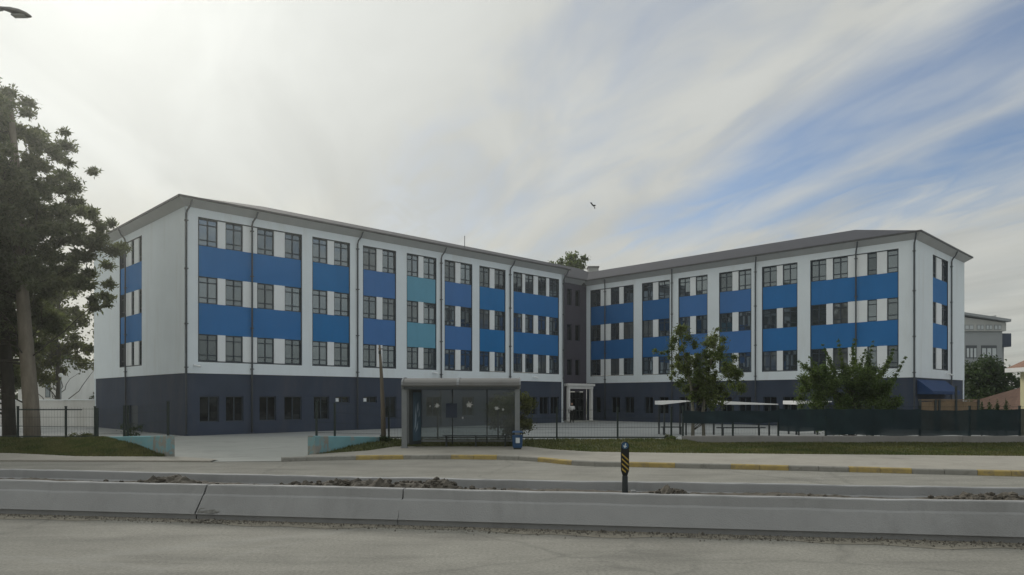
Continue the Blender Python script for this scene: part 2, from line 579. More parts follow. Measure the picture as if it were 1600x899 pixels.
M['leaf_olive'] = leafmat('olive_leaves', (0.05, 0.062, 0.022), (0.11, 0.115, 0.05), 0.45, 0.4)
M['wood'] = mat('grey_brown_wood', (0.13, 0.11, 0.085), 0.9, 0.25, 5.0, stretch=(1, 1, 0.1), bump=0.4, bscale=20)
M['sign_black'] = mat('sign_black', (0.012, 0.013, 0.014), 0.45, 0.1)
M['sign_yellow'] = mat('sign_yellow', (0.40, 0.28, 0.055), 0.5, 0.12, 8.0)
M['sign_blue'] = mat('sign_blue', (0.035, 0.10, 0.19), 0.4, 0.08)
M['sign_white'] = mat('sign_white', (0.55, 0.60, 0.64), 0.5, 0.05)
M['canopy_white'] = mat('canopy_white_sheet', (0.88, 0.88, 0.88), 0.6, 0.03)
M['awning_blue'] = mat('awning_blue_cloth', (0.018, 0.050, 0.14), 0.8, 0.1, 1.5)
M['cream'] = mat('cream_render', (0.60, 0.56, 0.36), 0.85, 0.05, 0.8)
M['tile'] = mat('clay_tile', (0.22, 0.135, 0.10), 0.9, 0.2, 2.5, island=0.25)
M['brick_brown'] = mat('brown_boards', (0.20, 0.145, 0.095), 0.9, 0.2, 1.5, island=0.2)
M['grey_house'] = mat('grey_house_render', (0.30, 0.32, 0.335), 0.9, 0.05, 0.4)
M['pale_house'] = mat('pale_house_render', (0.44, 0.45, 0.44), 0.9, 0.06, 0.4)
M['white_house'] = mat('white_house_render', (0.62, 0.62, 0.60), 0.9, 0.06, 0.4, stain=((0.42, 0.41, 0.38), 0.6, 0.5, 0.75, (1, 1, 0.3), 0.6))
M['curtain'] = mat('curtained_window', (0.50, 0.54, 0.56), 0.5, 0.08, 1.0)
M['black'] = mat('black_matt', (0.012, 0.012, 0.013), 0.7, 0.1)
M['skin'] = mat('skin', (0.36, 0.23, 0.17), 0.6, 0.05)
M['shirt'] = mat('pale_shirt', (0.62, 0.62, 0.62), 0.9, 0.05)
M['bird'] = mat('bird_feathers', (0.02, 0.02, 0.02), 0.8, 0.1)
M['lamp_glass'] = mat('lamp_lens', (0.25, 0.26, 0.26), 0.3, 0.05)

# ------------------------------------------------------------------ facade frames
class Frame:
    def __init__(s, o, d, n):
        s.o, s.d, s.n = Vector((o[0], o[1])), Vector(d), Vector(n)

    def p(s, t, d, z):
        q = s.o + s.d * t + s.n * d
        return (q.x, q.y, z)

    def t(s, px, d=0.0):
        """Distance along the facade of the point seen in photo column px."""
        k = (px - 800.0) / F
        o = s.o + s.n * d
        return (k * o.y - o.x) / (s.d.x - k * s.d.y)

ang = math.atan2(1140.0, 1125.0)
U = Vector((math.sin(ang), math.cos(ang)))          # along the west front, away from the camera
V = Vector((math.cos(ang), -math.sin(ang)))         # its outward normal
A = Vector((-18.37, 40.44))
D = Vector((27.40, 48.90))
FL = Frame(A, U, V)
LW = FL.t(881.5)
FLS = Frame(A, -V, -U)
LDEP = 17.67
RDEP = 12.3
C0 = D - V * 28.8
FRT = Frame(C0, V, -U)
RL = 28.8
FRE = Frame(D, U, V)
B = A + U * LW
rel = C0 - B
REC = -rel.dot(V)                                   # recess of the link wall behind the left front
LKL = rel.dot(U)
FK = Frame(B - V * REC, U, V)
ZW = 12.93                                          # wall head
ZP = 3.55                                           # top of dark ground storey
ROWS = [(10.85, 12.40), (7.56, 9.10), (4.27, 5.80)]
BZ0, BZ1 = 4.20, 12.46
GZ0, GZ1 = 0.76, 2.24

# ------------------------------------------------------------------ ground
def sheet(name, poly, z, m, sub=0):
    mb = MB()
    mb.add([(p[0], p[1], z if len(p) < 3 else p[2]) for p in poly], [tuple(range(len(poly)))])
    o = build(name, mb, m, origin=(0, 0, 0), fix=False)
    if o.data.polygons[0].normal.z < 0:
        o.data.flip_normals()
    return struct(o)

sheet('ground', [(-2500, -600), (2500, -600), (2500, 4000), (-2500, 4000)], -0.05, M['ground'])

# kerb line of the far carriageway (base of the kerb, road level), left and right of the driveway
def kp(px, py):
    Y = gy(py)
    return Vector(((px - 800) / F * Y, Y))

kerb_r = [kp(440, 721.8), kp(480, 720.4), kp(540, 719.2), kp(620, 718.0), kp(710, 717.6), kp(790, 718.6), kp(830, 720.6), kp(862, 723.8),
          kp(892, 727.0), kp(930, 729.0), kp(1000, 730.2), kp(1080, 731.8), kp(1300, 737.2), kp(1600, 744.8)]
dlast = (kerb_r[-1] - kerb_r[-2]).normalized()
kerb_r.append(kerb_r[-1] + dlast * 30)
kerb_l = [Vector((-70, 25.4)), Vector((-30, 24.6)), kp(0, 721.6), kp(200, 722.0), kp(330, 722.4)]
road = [(-300, -40), (300, -40), (300, -25)] + [(p.x, p.y + 0.05) for p in reversed(kerb_r)] + [(p.x, p.y + 0.05) for p in reversed(kerb_l)] + [(-300, 27)]
sheet('road', road, 0.0, M['asphalt'])

# yard and driveway
sheet('schoolyard', [(-60, 30.9), (70, 30.9), (90, 95), (-60, 95)], 0.004, M['yard'])
sheet('driveway', [(kerb_l[-1].x, kerb_l[-1].y + .05), (kerb_r[0].x, kerb_r[0].y + .05), (-7.45, 26.0), (-5.6, 31.2), (-5.4, 40), (-19, 40), (-17.95, 31.2), (-12.2, 26.0), (-11.6, 24.6)], 0.012, M['drive'])

# pavements (raised slabs)
PZ = 0.13
back_r = [(-7.2, 25.75), (-5.5, 27.6), (-4.9, 29.9), (0.6, 30.0), (1.6, 28.2), (3.0, 27.0), (6, 26.4), (17.8, 25.0), (45, 18.9)]
front_r = [(p.x, p.y + 0.02) for p in kerb_r]
def strip(name, fr, bk, z0, z1, m):
    """A raised slab between a front and a back polyline, resampled over x."""
    mb = MB()
    x0, x1 = max(fr[0][0], bk[0][0]), min(fr[-1][0], bk[-1][0])
    xs = sorted(set([x0, x1] + [p[0] for p in fr + bk if x0 < p[0] < x1]))
    yf = lambda pl, x: float(np.interp(x, [p[0] for p in pl], [p[1] for p in pl]))
    for a, b in zip(xs[:-1], xs[1:]):
        fa, fb, ba, bb = yf(fr, a), yf(fr, b), yf(bk, a), yf(bk, b)
        mb.add([(a, fa, z1), (b, fb, z1), (b, bb, z1), (a, ba, z1), (a, fa, z0), (b, fb, z0)], [(0, 1, 2, 3), (4, 5, 1, 0)])
    return struct(build(name, mb, m, origin=(0, 0, 0), fix=False))

kfr = [(p.x, p.y + 0.16) for p in kerb_r]
strip('pavement', kfr, [(p[0], p[1] + .05) for p in back_r], 0.0, PZ, M['pavement'])
kfl = [(p.x, p.y + 0.0) for p in kerb_l]
back_l = [(-70, 28.5), (-30, 28.3), (-19.0, 27.4), (-15.6, 25.9), (-12.0, 25.75), (-10.0, 24.6)]
strip('pavement', kfl, [(p[0], p[1] + .05) for p in back_l], 0.0, 0.05, M['pavement'])

# kerb: one stone after another, two yellow, two grey
kerb = bpy.data.objects.new('kerb', None)
COL.objects.link(kerb)
ORIG['kerb'] = Vector((0, 0, 0))
struct(kerb, 'painted kerb of yellow and grey stones along the bus bay')
def kerb_stones(line, length, z1, paint, start=0):
    pts = [line[0]]
    acc = 0.0
    seg = []
    cum = [0.0]
    for a, b in zip(line[:-1], line[1:]):
        cum.append(cum[-1] + (b - a).length)
    total = cum[-1]
    pos = lambda s: Vector((float(np.interp(s, cum, [p.x for p in line])), float(np.interp(s, cum, [p.y for p in line]))))
    n = int(total / length)
    for i in range(n):
        a, b = pos(i * length + 0.006), pos((i + 1) * length - 0.006)
        d = (b - a).normalized()
        nn = Vector((-d.y, d.x))
        w = 0.18
        j = random.uniform(-.006, .006)
        zt = z1 + random.uniform(-.008, .006)
        a = a + nn * j
        b = b + nn * j
        mb = MB()
        # chamfered front top edge
        prof = [(0.0, -0.03), (0.0, zt - .03), (0.03, zt), (w, zt), (w, -0.03)]
        vs = [(a + nn * p[0]).to_tuple() + (p[1],) for p in prof] + [(b + nn * p[0]).to_tuple() + (p[1],) for p in prof]
        k = len(prof)
        mb.add(vs, [tuple(range(k)), tuple(range(2 * k - 1, k - 1, -1))] + [(q, q + k, (q + 1) % k + k, (q + 1) % k) for q in range(k)])
        mm = paint(i, a)
        build('kerbstone', mb, mm, kerb)
def paint_r(i, a):
    pxx = 800 + a.x / a.y * F
    if pxx < 480:
        return M['kerb_grey']
    return M['kerb_yellow'] if ((i + 1) // 2) % 2 == 0 else M['kerb_grey']
kerb_stones(kerb_r, 0.82, PZ + 0.02, paint_r)

# grass verges: raised banks up to the fence line
def bank(name, fr, bk, m, n=60, rows=6, bump=0.05, seed=0):
    r = np.random.default_rng(seed)
    mb = MB()
    x0, x1 = max(fr[0][0], bk[0][0]), min(fr[-1][0], bk[-1][0])
    I = lambda pl, x, c: float(np.interp(x, [p[0] for p in pl], [p[c] for p in pl]))
    for i in range(n + 1):
        x = x0 + (x1 - x0) * i / n
        for j in range(rows + 1):
            s = j / rows
            e = s * s * (3 - 2 * s)
            y = I(fr, x, 1) * (1 - s) + I(bk, x, 1) * s
            z = I(fr, x, 2) * (1 - e) + I(bk, x, 2) * e + (r.normal(0, bump * .35) if 0 < j < rows else 0)
            mb.v.append((x, y, z))
    for i in range(n):
        for j in range(rows):
            a = i * (rows + 1) + j
            mb.f.append((a, a + rows + 1, a + rows + 2, a + 1))
    o = build(name, mb, m, origin=(0, 0, 0), smooth=True, fix=False)
    return struct(o), mb

FY = 31.0     # depth of the school fence
fr = [(p[0], p[1], PZ - .01) for p in back_r]
bk = [(-7.1, 25.95, .08), (-6.5, 28.0, 0.30), (-5.5, FY - .1, 0.36), (-4.9, FY - .1, 0.38), (7.3, FY - .1, 0.36), (8.0, FY - .1, 0.22), (45, FY - .1, 0.20)]
gr_r, mb_r = bank('grass_bank', fr, bk, M['grass_base'], 140, 6, 0.04, 3)
fl = [(p[0], p[1], .045) for p in back_l[:-1]]
bkl = [(-70, FY - .1, .40), (-18.2, FY - .1, .42), (-17.0, 30.1, .50), (-14.5, 27.8, .35), (-12.5, 25.95, .06)]
gr_l, mb_l = bank('grass_bank', fl, bkl, M['grass_base'], 90, 7, 0.05, 4)

def blades(name, mb, n, h, m, label, seed):
    """Grass blades spread over a bank mesh."""
    r = np.random.default_rng(seed)
    vs = np.array(mb.v)
    fs = np.array(mb.f)
    q = vs[fs]
    area = np.linalg.norm(np.cross(q[:, 1] - q[:, 0], q[:, 3] - q[:, 0]), axis=1)
    vis = np.abs(q[:, 0, 0]) < q[:, 0, 1] * 0.78
    area = area * vis
    k = r.choice(len(fs), n, p=area / area.sum())
    a, b = r.random((n, 1)), r.random((n, 1))
    p = q[k, 0] * (1 - a) * (1 - b) + q[k, 1] * a * (1 - b) + q[k, 2] * a * b + q[k, 3] * (1 - a) * b
    th = r.random(n) * 6.283
    clump = 0.5 + 0.5 * np.sin(p[:, 0] * 1.7 + np.sin(p[:, 1] * 2.3) * 2) * np.sin(p[:, 1] * 1.9 + p[:, 0] * .6)
    hh = h * (0.45 + 0.5 * r.random(n) + 0.5 * clump)
    w = 0.018
    d = np.stack([np.cos(th) * w, np.sin(th) * w, np.zeros(n)], 1)
    lean = np.stack([r.normal(0, .4, n) * hh, r.normal(0, .4, n) * hh, hh], 1)
    v = np.concatenate([p - d - [0, 0, .01], p + d - [0, 0, .01], p + lean], 1).reshape(-1, 3)
    me = bpy.data.meshes.new(name)
    me.from_pydata(v.tolist(), [], np.arange(3 * n).reshape(-1, 3).tolist())
    me.materials.append(m)
    o = link(name, me)
    tag(o, label, 'grass', kind='stuff')
    return o

blades('grass', mb_r, 42000, 0.075, M['grass'], 'short patchy grass on the verge between pavement and low wall', 1)
blades('grass', mb_l, 26000, 0.08, M['grass'], 'short grass on the bank beside the turquoise driveway wall', 2)

# ------------------------------------------------------------------ school building
school = empty('school_building', (A.x, A.y, 0), 'four-storey white and blue school building with two wings meeting at the entrance', 'building')

def wall_with_openings(name, fr, t0, t1, z0, z1, openings, depth, d_out, m, thick=0.0):
    ts = sorted(set([t0, t1] + [o[0] for o in openings] + [o[1] for o in openings]))
    zs = sorted(set([z0, z1] + [o[2] for o in openings] + [o[3] for o in openings]))
    mb = MB()
    inside = lambda t, z: any(o[0] < t < o[1] and o[2] < z < o[3] for o in openings)
    for a, b in zip(ts[:-1], ts[1:]):
        for c, e in zip(zs[:-1], zs[1:]):
            if not inside((a + b) / 2, (c + e) / 2):
                mb.add([fr.p(a, d_out, c), fr.p(b, d_out, c), fr.p(b, d_out, e), fr.p(a, d_out, e)], [(0, 1, 2, 3)])
    for (a, b, c, e) in openings:
        q = lambda t, d, z: fr.p(t, d, z)
        di = d_out - depth
        mb.add([q(a, d_out, c), q(b, d_out, c), q(b, d_out, e), q(a, d_out, e), q(a, di, c), q(b, di, c), q(b, di, e), q(a, di, e)],
               [(0, 1, 5, 4), (1, 2, 6, 5), (2, 3, 7, 6), (3, 0, 4, 7)])
    if thick:
        for (ta, tb) in ((t0, t0), (t1, t1)):
            mb.add([fr.p(ta, d_out, z0), fr.p(ta, d_out - thick, z0), fr.p(ta, d_out - thick, z1), fr.p(ta, d_out, z1)], [(0, 1, 2, 3)])
        mb.add([fr.p(t0, d_out, z0), fr.p(t1, d_out, z0), fr.p(t1, d_out - thick, z0), fr.p(t0, d_out - thick, z0)], [(0, 1, 2, 3)])
    me = build(name, mb, m, school, fix=False)
    return me

def window(fr, t0, t1, z0, z1, d, gm, split_panes, transoms=True, cols=None, fw=0.055):
    """Window part: frame mesh with a child (or children) for the panes."""
    w = t1 - t0
    h = z1 - z0
    if cols is None:
        cols = 2 if w > 0.78 else 1
    mb = MB()
    mb.fbox(fr, t0, t0 + fw, d - .07, d, z0, z1)
    mb.fbox(fr, t1 - fw, t1, d - .07, d, z0, z1)
    mb.fbox(fr, t0 + fw, t1 - fw, d - .07, d, z0, z0 + fw)
    mb.fbox(fr, t0 + fw, t1 - fw, d - .07, d, z1 - fw, z1)
    xs = [t0 + fw] + [t0 + w * i / cols for i in range(1, cols)] + [t1 - fw]
    for x in xs[1:-1]:
        mb.fbox(fr, x - .032, x + .032, d - .07, d - .003, z0 + fw, z1 - fw)
    zl = [z0 + fw, z1 - fw]
    if transoms:
        zl = [z0 + fw, z0 + h * .22, z0 + h * .78, z1 - fw]
    for a, b in zip(xs[:-1], xs[1:]):
        for zz in zl[1:-1]:
            mb.fbox(fr, a + .032, b - .032, d - .07, d - .006, zz - .03, zz + .03)
    o = build('window', mb, M['frame'], school)
    pb = MB()
    for a, b in zip(xs[:-1], xs[1:]):
        for c, e in zip(zl[:-1], zl[1:]):
            tx, tz = random.gauss(0, .004), random.gauss(0, .004)
            qs = [(a - .01, c - .01), (b + .01, c - .01), (b + .01, e + .01), (a - .01, e + .01)]
            um, zm = (a + b) / 2, (c + e) / 2
            vs = [fr.p(t, d - .045 + tx * (t - um) + tz * (z - zm), z) for t, z in qs]
            vb = [fr.p(t, d - .055 + tx * (t - um) + tz * (z - zm), z) for t, z in qs]
            tgt = MB() if split_panes else pb
            tgt.hexa(vb + vs)
            if split_panes:
                build('pane', tgt, gm, o)
    if not split_panes:
        build('pane', pb, gm, o)
    return o

def facade_block(fr, px, wins, blue, split=False, flip=False):
    """px: frame columns of the whole coloured strip; wins: photo columns of its windows."""
    a, b = sorted((fr.t(px[0]), fr.t(px[1])))
    cols = sorted(tuple(sorted((fr.t(p), fr.t(q)))) for p, q in wins)
    # surround of the strip
    mb = MB()
    e = 0.05
    mb.fbox(fr, a, a + e, -.135, -.01, BZ0, BZ1)
    mb.fbox(fr, b - e, b, -.135, -.01, BZ0, BZ1)
    mb.fbox(fr, a + e, b - e, -.135, -.012, BZ0, BZ0 + e)
    mb.fbox(fr, a + e, b - e, -.135, -.012, BZ1 - e, BZ1)
    build('strip_frame', mb, M['frame'], school)
    for i in range(2):
        z0, z1 = ROWS[i + 1][1], ROWS[i][0]
        mb = MB()
        mb.fbox(fr, a + e, b - e, -.2, -.06, z0 + .002, z1 - .002)
        build('spandrel_panel', mb, M['blue_' + blue], school)
    for (z0, z1) in ROWS:
        z0 = max(z0, BZ0 + e)
        z1 = min(z1, BZ1 - e)
        prev = a + e
        for (p, q) in cols:
            p, q = max(p, a + e), min(q, b - e)
            if p - prev > 0.08:
                mb = MB()
                mb.fbox(fr, prev + .004, p - .004, -.2, -.045, z0 + .004, z1 - .004)
                build('pier_panel', mb, M['white_panel'], school)
            window(fr, p, q, z0, z1, -.10, M[random.choice(['glass', 'glass', 'glass', 'glass_b', 'glass_b', 'glass_c', 'glass_d'])], split)
            prev = q
        if b - e - prev > 0.08:
            mb = MB()
            mb.fbox(fr, prev + .004, b - e - .004, -.2, -.045, z0 + .004, z1 - .004)
            build('pier_panel', mb, M['white_panel'], school)
    return (a, b, BZ0, BZ1)

# --- west wing front
blocks_l = [
    ((309.4, 472), [(310.8, 340.6), (353, 380), (402.4, 428.8), (445.6, 470.5)], 'mid', True),
    ((488, 547), [(489, 512.4), (522.6, 546)], 'deep', True),
    ((567, 619), [(568, 589.2), (598.3, 618)], 'lav', True),
    ((635.5, 682), [(636.2, 654.6), (662.4, 681.3)], 'teal', False),
    ((694.6, 738), [(695.2, 712.3), (720.3, 737.4)], 'lav', False),
    ((749, 790), [(749.6, 766), (773.4, 789.4)], 'deep', False),
    ((802, 873.5), [(802.6, 817), (821.2, 834.5), (841.3, 854.4), (858.8, 873)], 'mid', False),
]
op = [facade_block(FL, *b) for b in blocks_l]
wall_with_openings('wall', FL, 0, LW, ZP, ZW, op, 0.16, 0.0, M['white_wall'], 0.06)
gw_l = [(312.5, 343), (353.5, 381), (406, 432), (445, 472), (491, 515), (602.5, 620), (667, 689), (723, 741), (765, 781), (786, 803), (825, 839), (844, 858), (861, 874)]
small_l = [(525, 546.6), (568.5, 589.6)]
op = [tuple(sorted((FL.t(p), FL.t(q)))) + (GZ0, GZ1) for p, q in gw_l] + [tuple(sorted((FL.t(p), FL.t(q)))) + (1.82, GZ1) for p, q in small_l]
wall_with_openings('plinth_wall', FL, 0.05, LW - .02, -0.2, ZP, op, 0.16, -0.05, M['plinth'])
for o in op:
    window(FL, o[0], o[1], o[2], o[3], -.16, M['glass_dark'], False, transoms=False)
for p, q in small_l:
    # pale blind in the left pane of each small window
    t0, t1 = FL.t(p), FL.t(p + 6)
    mb = MB()
    mb.fbox(FL, t0 + .06, t1, -.19, -.15, 1.9, 2.14)
    build('vent_cover', mb, M['white_panel'], school)

# --- west wing end wall
blk = ((186.7, 221.6), [(187.4, 194), (203.9, 208.4), (215.6, 221)], 'mid', False)
op = [facade_block(FLS, *blk)]
wall_with_openings('wall', FLS, 0, LDEP, ZP, ZW, op, 0.16, 0.0, M['white_wall'], 0.06)
dr = tuple(sorted((FLS.t(201), FLS.t(214)))) + (-0.2, 1.65)
wall_with_openings('plinth_wall', FLS, 0.05, LDEP, -0.5, ZP, [dr], 0.16, -0.05, M['plinth'])
mb = MB()
mb.fbox(FLS, dr[0], dr[1], -.2, -.15, -.2, 1.65)
do = build('door', mb, M['frame'], school)
mb = MB()
mb.fbox(FLS, dr[0] + .1, dr[0] + .13, -.15, -.1, .75, .95)
build('handle', mb, M['metal'], do)

# --- east wing front
blocks_r = [
    ((922.5, 990), [(923.4, 938), (953.5, 967), (973.6, 989.4)], 'navy', False),
    ((1003, 1046.5), [(1003.6, 1019.8), (1028, 1046)], 'navy', False),
    ((1060, 1105.5), [(1060.6, 1077.8), (1086.6, 1105)], 'lav', False),
    ((1123.5, 1174), [(1124.2, 1143.8), (1153.2, 1173.4)], 'lav', False),
    ((1190.5, 1246), [(1191.2, 1213.3), (1222.6, 1245.4)], 'mid', True),
    ((1266, 1404), [(1267, 1290.6), (1300.8, 1324.4), (1354.6, 1369.8), (1385.6, 1403)], 'mid', True),
]
op = [facade_block(FRT, *b) for b in blocks_r]
wall_with_openings('wall', FRT, 0, RL, ZP, ZW, op, 0.16, 0.0, M['white_wall'], 0.06)
gw_r = [(930, 938), (955, 968), (976, 990), (1007, 1020), (1029.5, 1044), (1061, 1077), (1087, 1104), (1125, 1143), (1154, 1173), (1192, 1213), (1223, 1245), (1268, 1290), (1302, 1324), (1355, 1370), (1386, 1402)]
op = [tuple(sorted((FRT.t(p), FRT.t(q)))) + (GZ0, GZ1) for p, q in gw_r]
wall_with_openings('plinth_wall', FRT, 0.0, RL - .05, -0.2, ZP, op, 0.16, -0.05, M['plinth'])
for o in op:
    window(FRT, o[0], o[1], o[2], o[3], -.16, M['glass_dark'], False, transoms=False)

# --- east wing end wall
blk = ((1457.5, 1481.5), [(1458.3, 1464.4), (1472.4, 1480.8)], 'mid', False)
op = [facade_block(FRE, *blk)]
wall_with_openings('wall', FRE, 0, RDEP, ZP, ZW, op, 0.16, 0.0, M['white_wall'], 0.06)
wall_with_openings('plinth_wall', FRE, 0.05, RDEP + .25, -0.3, ZP, [], 0.16, -0.05, M['plinth'])
# backs of both wings, plain
mb = MB()
mb.fbox(FL, 0.02, LW + LKL + 1, -LDEP, -LDEP + .3, -.3, ZW)
build('rear_wall', mb, M['white_wall'], school)
mb = MB()
mb.fbox(FRT, 0.0, RL - .02, -RDEP, -RDEP + .3, -.3, ZW)
build('rear_wall', mb, M['white_wall'], school)

# --- recessed link with the entrance
ops = []
lw = [(886, 893.5), (899, 906)]
for (z0, z1) in ROWS:
    for p, q in lw:
        ops.append((FK.t(p), FK.t(q), z0, z1))
dk = (FK.t(889, 0), FK.t(913, 0), 0.0, 2.75)
wall_with_openings('link_wall', FK, -0.2, LKL, -0.2, ZW, ops + [dk], 0.16, 0.0, M['link_wall'])
for o in ops:
    window(FK, o[0], o[1], o[2], o[3], -.10, M['glass_dark'], False, transoms=False)
mb = MB()
mb.fbox(Frame(B, -V, U), 0, REC + .1, -.3, 0, -.2, ZW)
build('return_wall', mb, M['white_wall'], school)
# glazed entrance doors
n = 4
for i in range(n):
    a = dk[0] + (dk[1] - dk[0]) * i / n
    b = dk[0] + (dk[1] - dk[0]) * (i + 1) / n
    mb = MB()
    mb.fbox(FK, a + .01, a + .09, -.16, -.1, 0.02, 2.7)
    mb.fbox(FK, b - .09, b - .01, -.16, -.1, 0.02, 2.7)
    for zz in (0.02, 0.9, 2.05, 2.62):
        mb.fbox(FK, a + .09, b - .09, -.16, -.103, zz, zz + .08)
    do = build('door', mb, M['dark_metal'], school)
    mb = MB()
    mb.fbox(FK, a + .08, b - .08, -.14, -.125, .05, 2.65)
    build('pane', mb, M['glass_dark'], do)
    mb = MB()
    x = b - .14 if i % 2 == 0 else a + .11
    mb.fbox(FK, x, x + .03, -.1, -.05, .95, 1.35)
    build('handle', mb, M['metal'], do)
# porch: white portal frame standing flush with the west front
PO = Frame((at(888.5, 63.2).x, 63.2), U, V)
PWD = PO.t(926.5)
for (nm, a, b, z0, z1) in (('porch_post', 0, .22, 0, 2.95), ('porch_post', PWD - .24, PWD, 0, 2.95)):
    mb = MB()
    mb.fbox(PO, a, b, -.25, 0, z0, z1)
    build(nm, mb, M['porch'], school, bevel=.01)
mb = MB()
mb.fbox(PO, -.18, PWD + .18, -REC + .05, .12, 3.22, 3.42)
mb.fbox(PO, -.02, PWD + .02, -.22, .03, 2.953, 3.217)
build('porch_canopy', mb, M['porch'], school, bevel=.01)
mb = MB()
mb.fbox(PO, -.2, PWD + .3, -REC, .35, 0.0, .09)
build('porch_step', mb, M['drive'], school)

# --- eaves, roofs
OV = 0.44
EZ = 0.35          # the soffit rises outwards to the gutter
def eave(fr, t0, t1, d_in=0.0, e0=None, e1=None):
    e0 = OV if e0 is None else e0
    e1 = OV if e1 is None else e1
    mb = MB()
    mb.add([fr.p(t0, d_in - .05, ZW - .001), fr.p(t1, d_in - .05, ZW - .001), fr.p(t1 + e1, d_in + OV, ZW + EZ), fr.p(t0 - e0, d_in + OV, ZW + EZ),
            fr.p(t0, d_in - .05, ZW + EZ + .1), fr.p(t1, d_in - .05, ZW + EZ + .1), fr.p(t1 + e1, d_in + OV, ZW + EZ + .1), fr.p(t0 - e0, d_in + OV, ZW + EZ + .1)],
           [(0, 1, 2, 3), (4, 5, 6, 7), (3, 2, 6, 7), (0, 1, 5, 4), (1, 2, 6, 5), (0, 3, 7, 4)])
    build('eave', mb, M['soffit'], school)
    mb = MB()
    mb.fbox(fr, t0 - e0 - .04, t1 + e1 + .04, d_in + OV + .003, d_in + OV + .07, ZW + EZ + .02, ZW + EZ + .14)
    build('gutter', mb, M['gutter'], school)
eave(FL, 0, LW, e1=0.3)
eave(FLS, 0, LDEP)
eave(FRT, 0, RL, e0=0)
eave(FRE, 0, RDEP)
eave(FK, 0, LKL - .7, e0=0, e1=0)
ZR = ZW + EZ + .105
sl, sr = 0.305, 0.336
hl = LDEP / 2
zrl = ZR + (hl + OV) * sl
hr = RDEP / 2
zrr = ZR + (hr + OV) * sr
mb = MB()
p = FL.p
Lend = LW + LKL + hr
mb.add([p(-OV, OV, ZR), p(LW + .3, OV, ZR), p(LW + .3, -hl, zrl), p(hl, -hl, zrl), p(-OV, -LDEP - OV, ZR), p(Lend, -LDEP - OV, ZR), p(Lend, -hl, zrl),
        p(LW + .3, OV - REC, ZR), p(Lend, OV - REC, ZR)],
       [(0, 1, 2, 3), (0, 3, 4), (4, 3, 2, 6, 5), (7, 8, 6, 2), (1, 7, 2)])
r_l = build('roof', mb, M['roof'], school, fix=False)
mb = MB()
p = FRT.p
e = 9.0
mb.add([p(RL + OV, OV, ZR + .004), p(-0.0, OV, ZR + .004), p(-e, -hr, zrr), p(RL - hr, -hr, zrr), p(RL + OV, -RDEP - OV, ZR + .004), p(-e, -RDEP - OV, ZR + .004)],
       [(0, 3, 2, 1), (0, 4, 3), (4, 5, 2, 3)])
r_r = build('roof', mb, M['roof'], school, fix=False)
# chimney block behind the junction
q = at(926.5, 78)
mb = MB()
mb.box(q.x - .55, q.x + .55, 77.5, 78.8, 13.4, 16.2)
ch = build('chimney', mb, M['pale_house'], school)
mb = MB()
mb.box(q.x - .62, q.x + .62, 77.42, 78.9, 16.2, 16.34)
build('cap', mb, M['low_wall'], ch)
# lightning rod
q = at(723.5, 58)
mb = MB()
mb.tube([(q.x, 60, 14.0), (q.x, 60, 15.65)], .03, 6)
build('lightning_rod', mb, M['pipe'], school)

# --- downpipes with swan-neck tops
def downpipe(fr, px, zb=0.1, d=0.09):
    t = fr.t(px)
    mb = MB()
    r = .052
    pts = [fr.p(t + .22, OV - .02, ZW + EZ), fr.p(t + .15, OV * .7, ZW + .02), fr.p(t + .03, d + .04, ZW - .25), fr.p(t, d, ZW - .45), fr.p(t, d, ZP + .1), fr.p(t, d - .05 + .03, ZP - .12), fr.p(t, d - .02, zb)]
    mb.tube(pts, r, 8)
    o = build('downpipe', mb, M['pipe'], school, smooth=True)
    for z in (ZP + .3, 6.3, 9.4, 12.1):
        bb = MB()
        bb.fbox(fr, t - .09, t + .09, 0.0, d + .075, z, z + .05)
        build('bracket', bb, M['pipe'], o)
for px in (393, 557.8, 688.5, 796.3, 880):
    downpipe(FL, px)
downpipe(FL, 290.2)
downpipe(FLS, 198)
for px in (946, 1050.5, 1181, 1338, 1431):
    downpipe(FRT, px - (2 if px == 1431 else 0))
downpipe(FRE, 1485)
# corner cameras on the white wall
for fr, px, z in ((FL, 303, 4.0), (FL, 676, 4.0), (FRE, 1478, 3.95), (FL, 833, 3.9)):
    t = fr.t(px)
    mb = MB()
    mb.fbox(fr, t - .05, t + .05, 0, .12, z - .05, z + .05)
    a = Vector(fr.p(t, .14, z))
    b = Vector(fr.p(t + .25, .35, z - .08))
    mb.tube([a, b], [.06, .07], 8)
    build('security_camera', mb, M['white_panel'], school)
# blue awning over the side entrance
t0, t1 = FRE.t(1433), FRE.t(1478)
mb = MB()
q = FRE.p
mb.add([q(t0, 0.0, 3.42), q(t1 - .1, 0.0, 3.42), q(t1 - .1, 0.95, 2.62), q(t0, 0.95, 2.62), q(t0, .95, 2.40), q(t1 - .1, .95, 2.40), q(t0, 0, 2.40), q(t1 - .1, 0, 2.40)],
       [(0, 1, 2, 3), (3, 2, 5, 4), (0, 3, 4, 6), (1, 7, 5, 2)])
build('awning', mb, M['awning_blue'], school, fix=False)

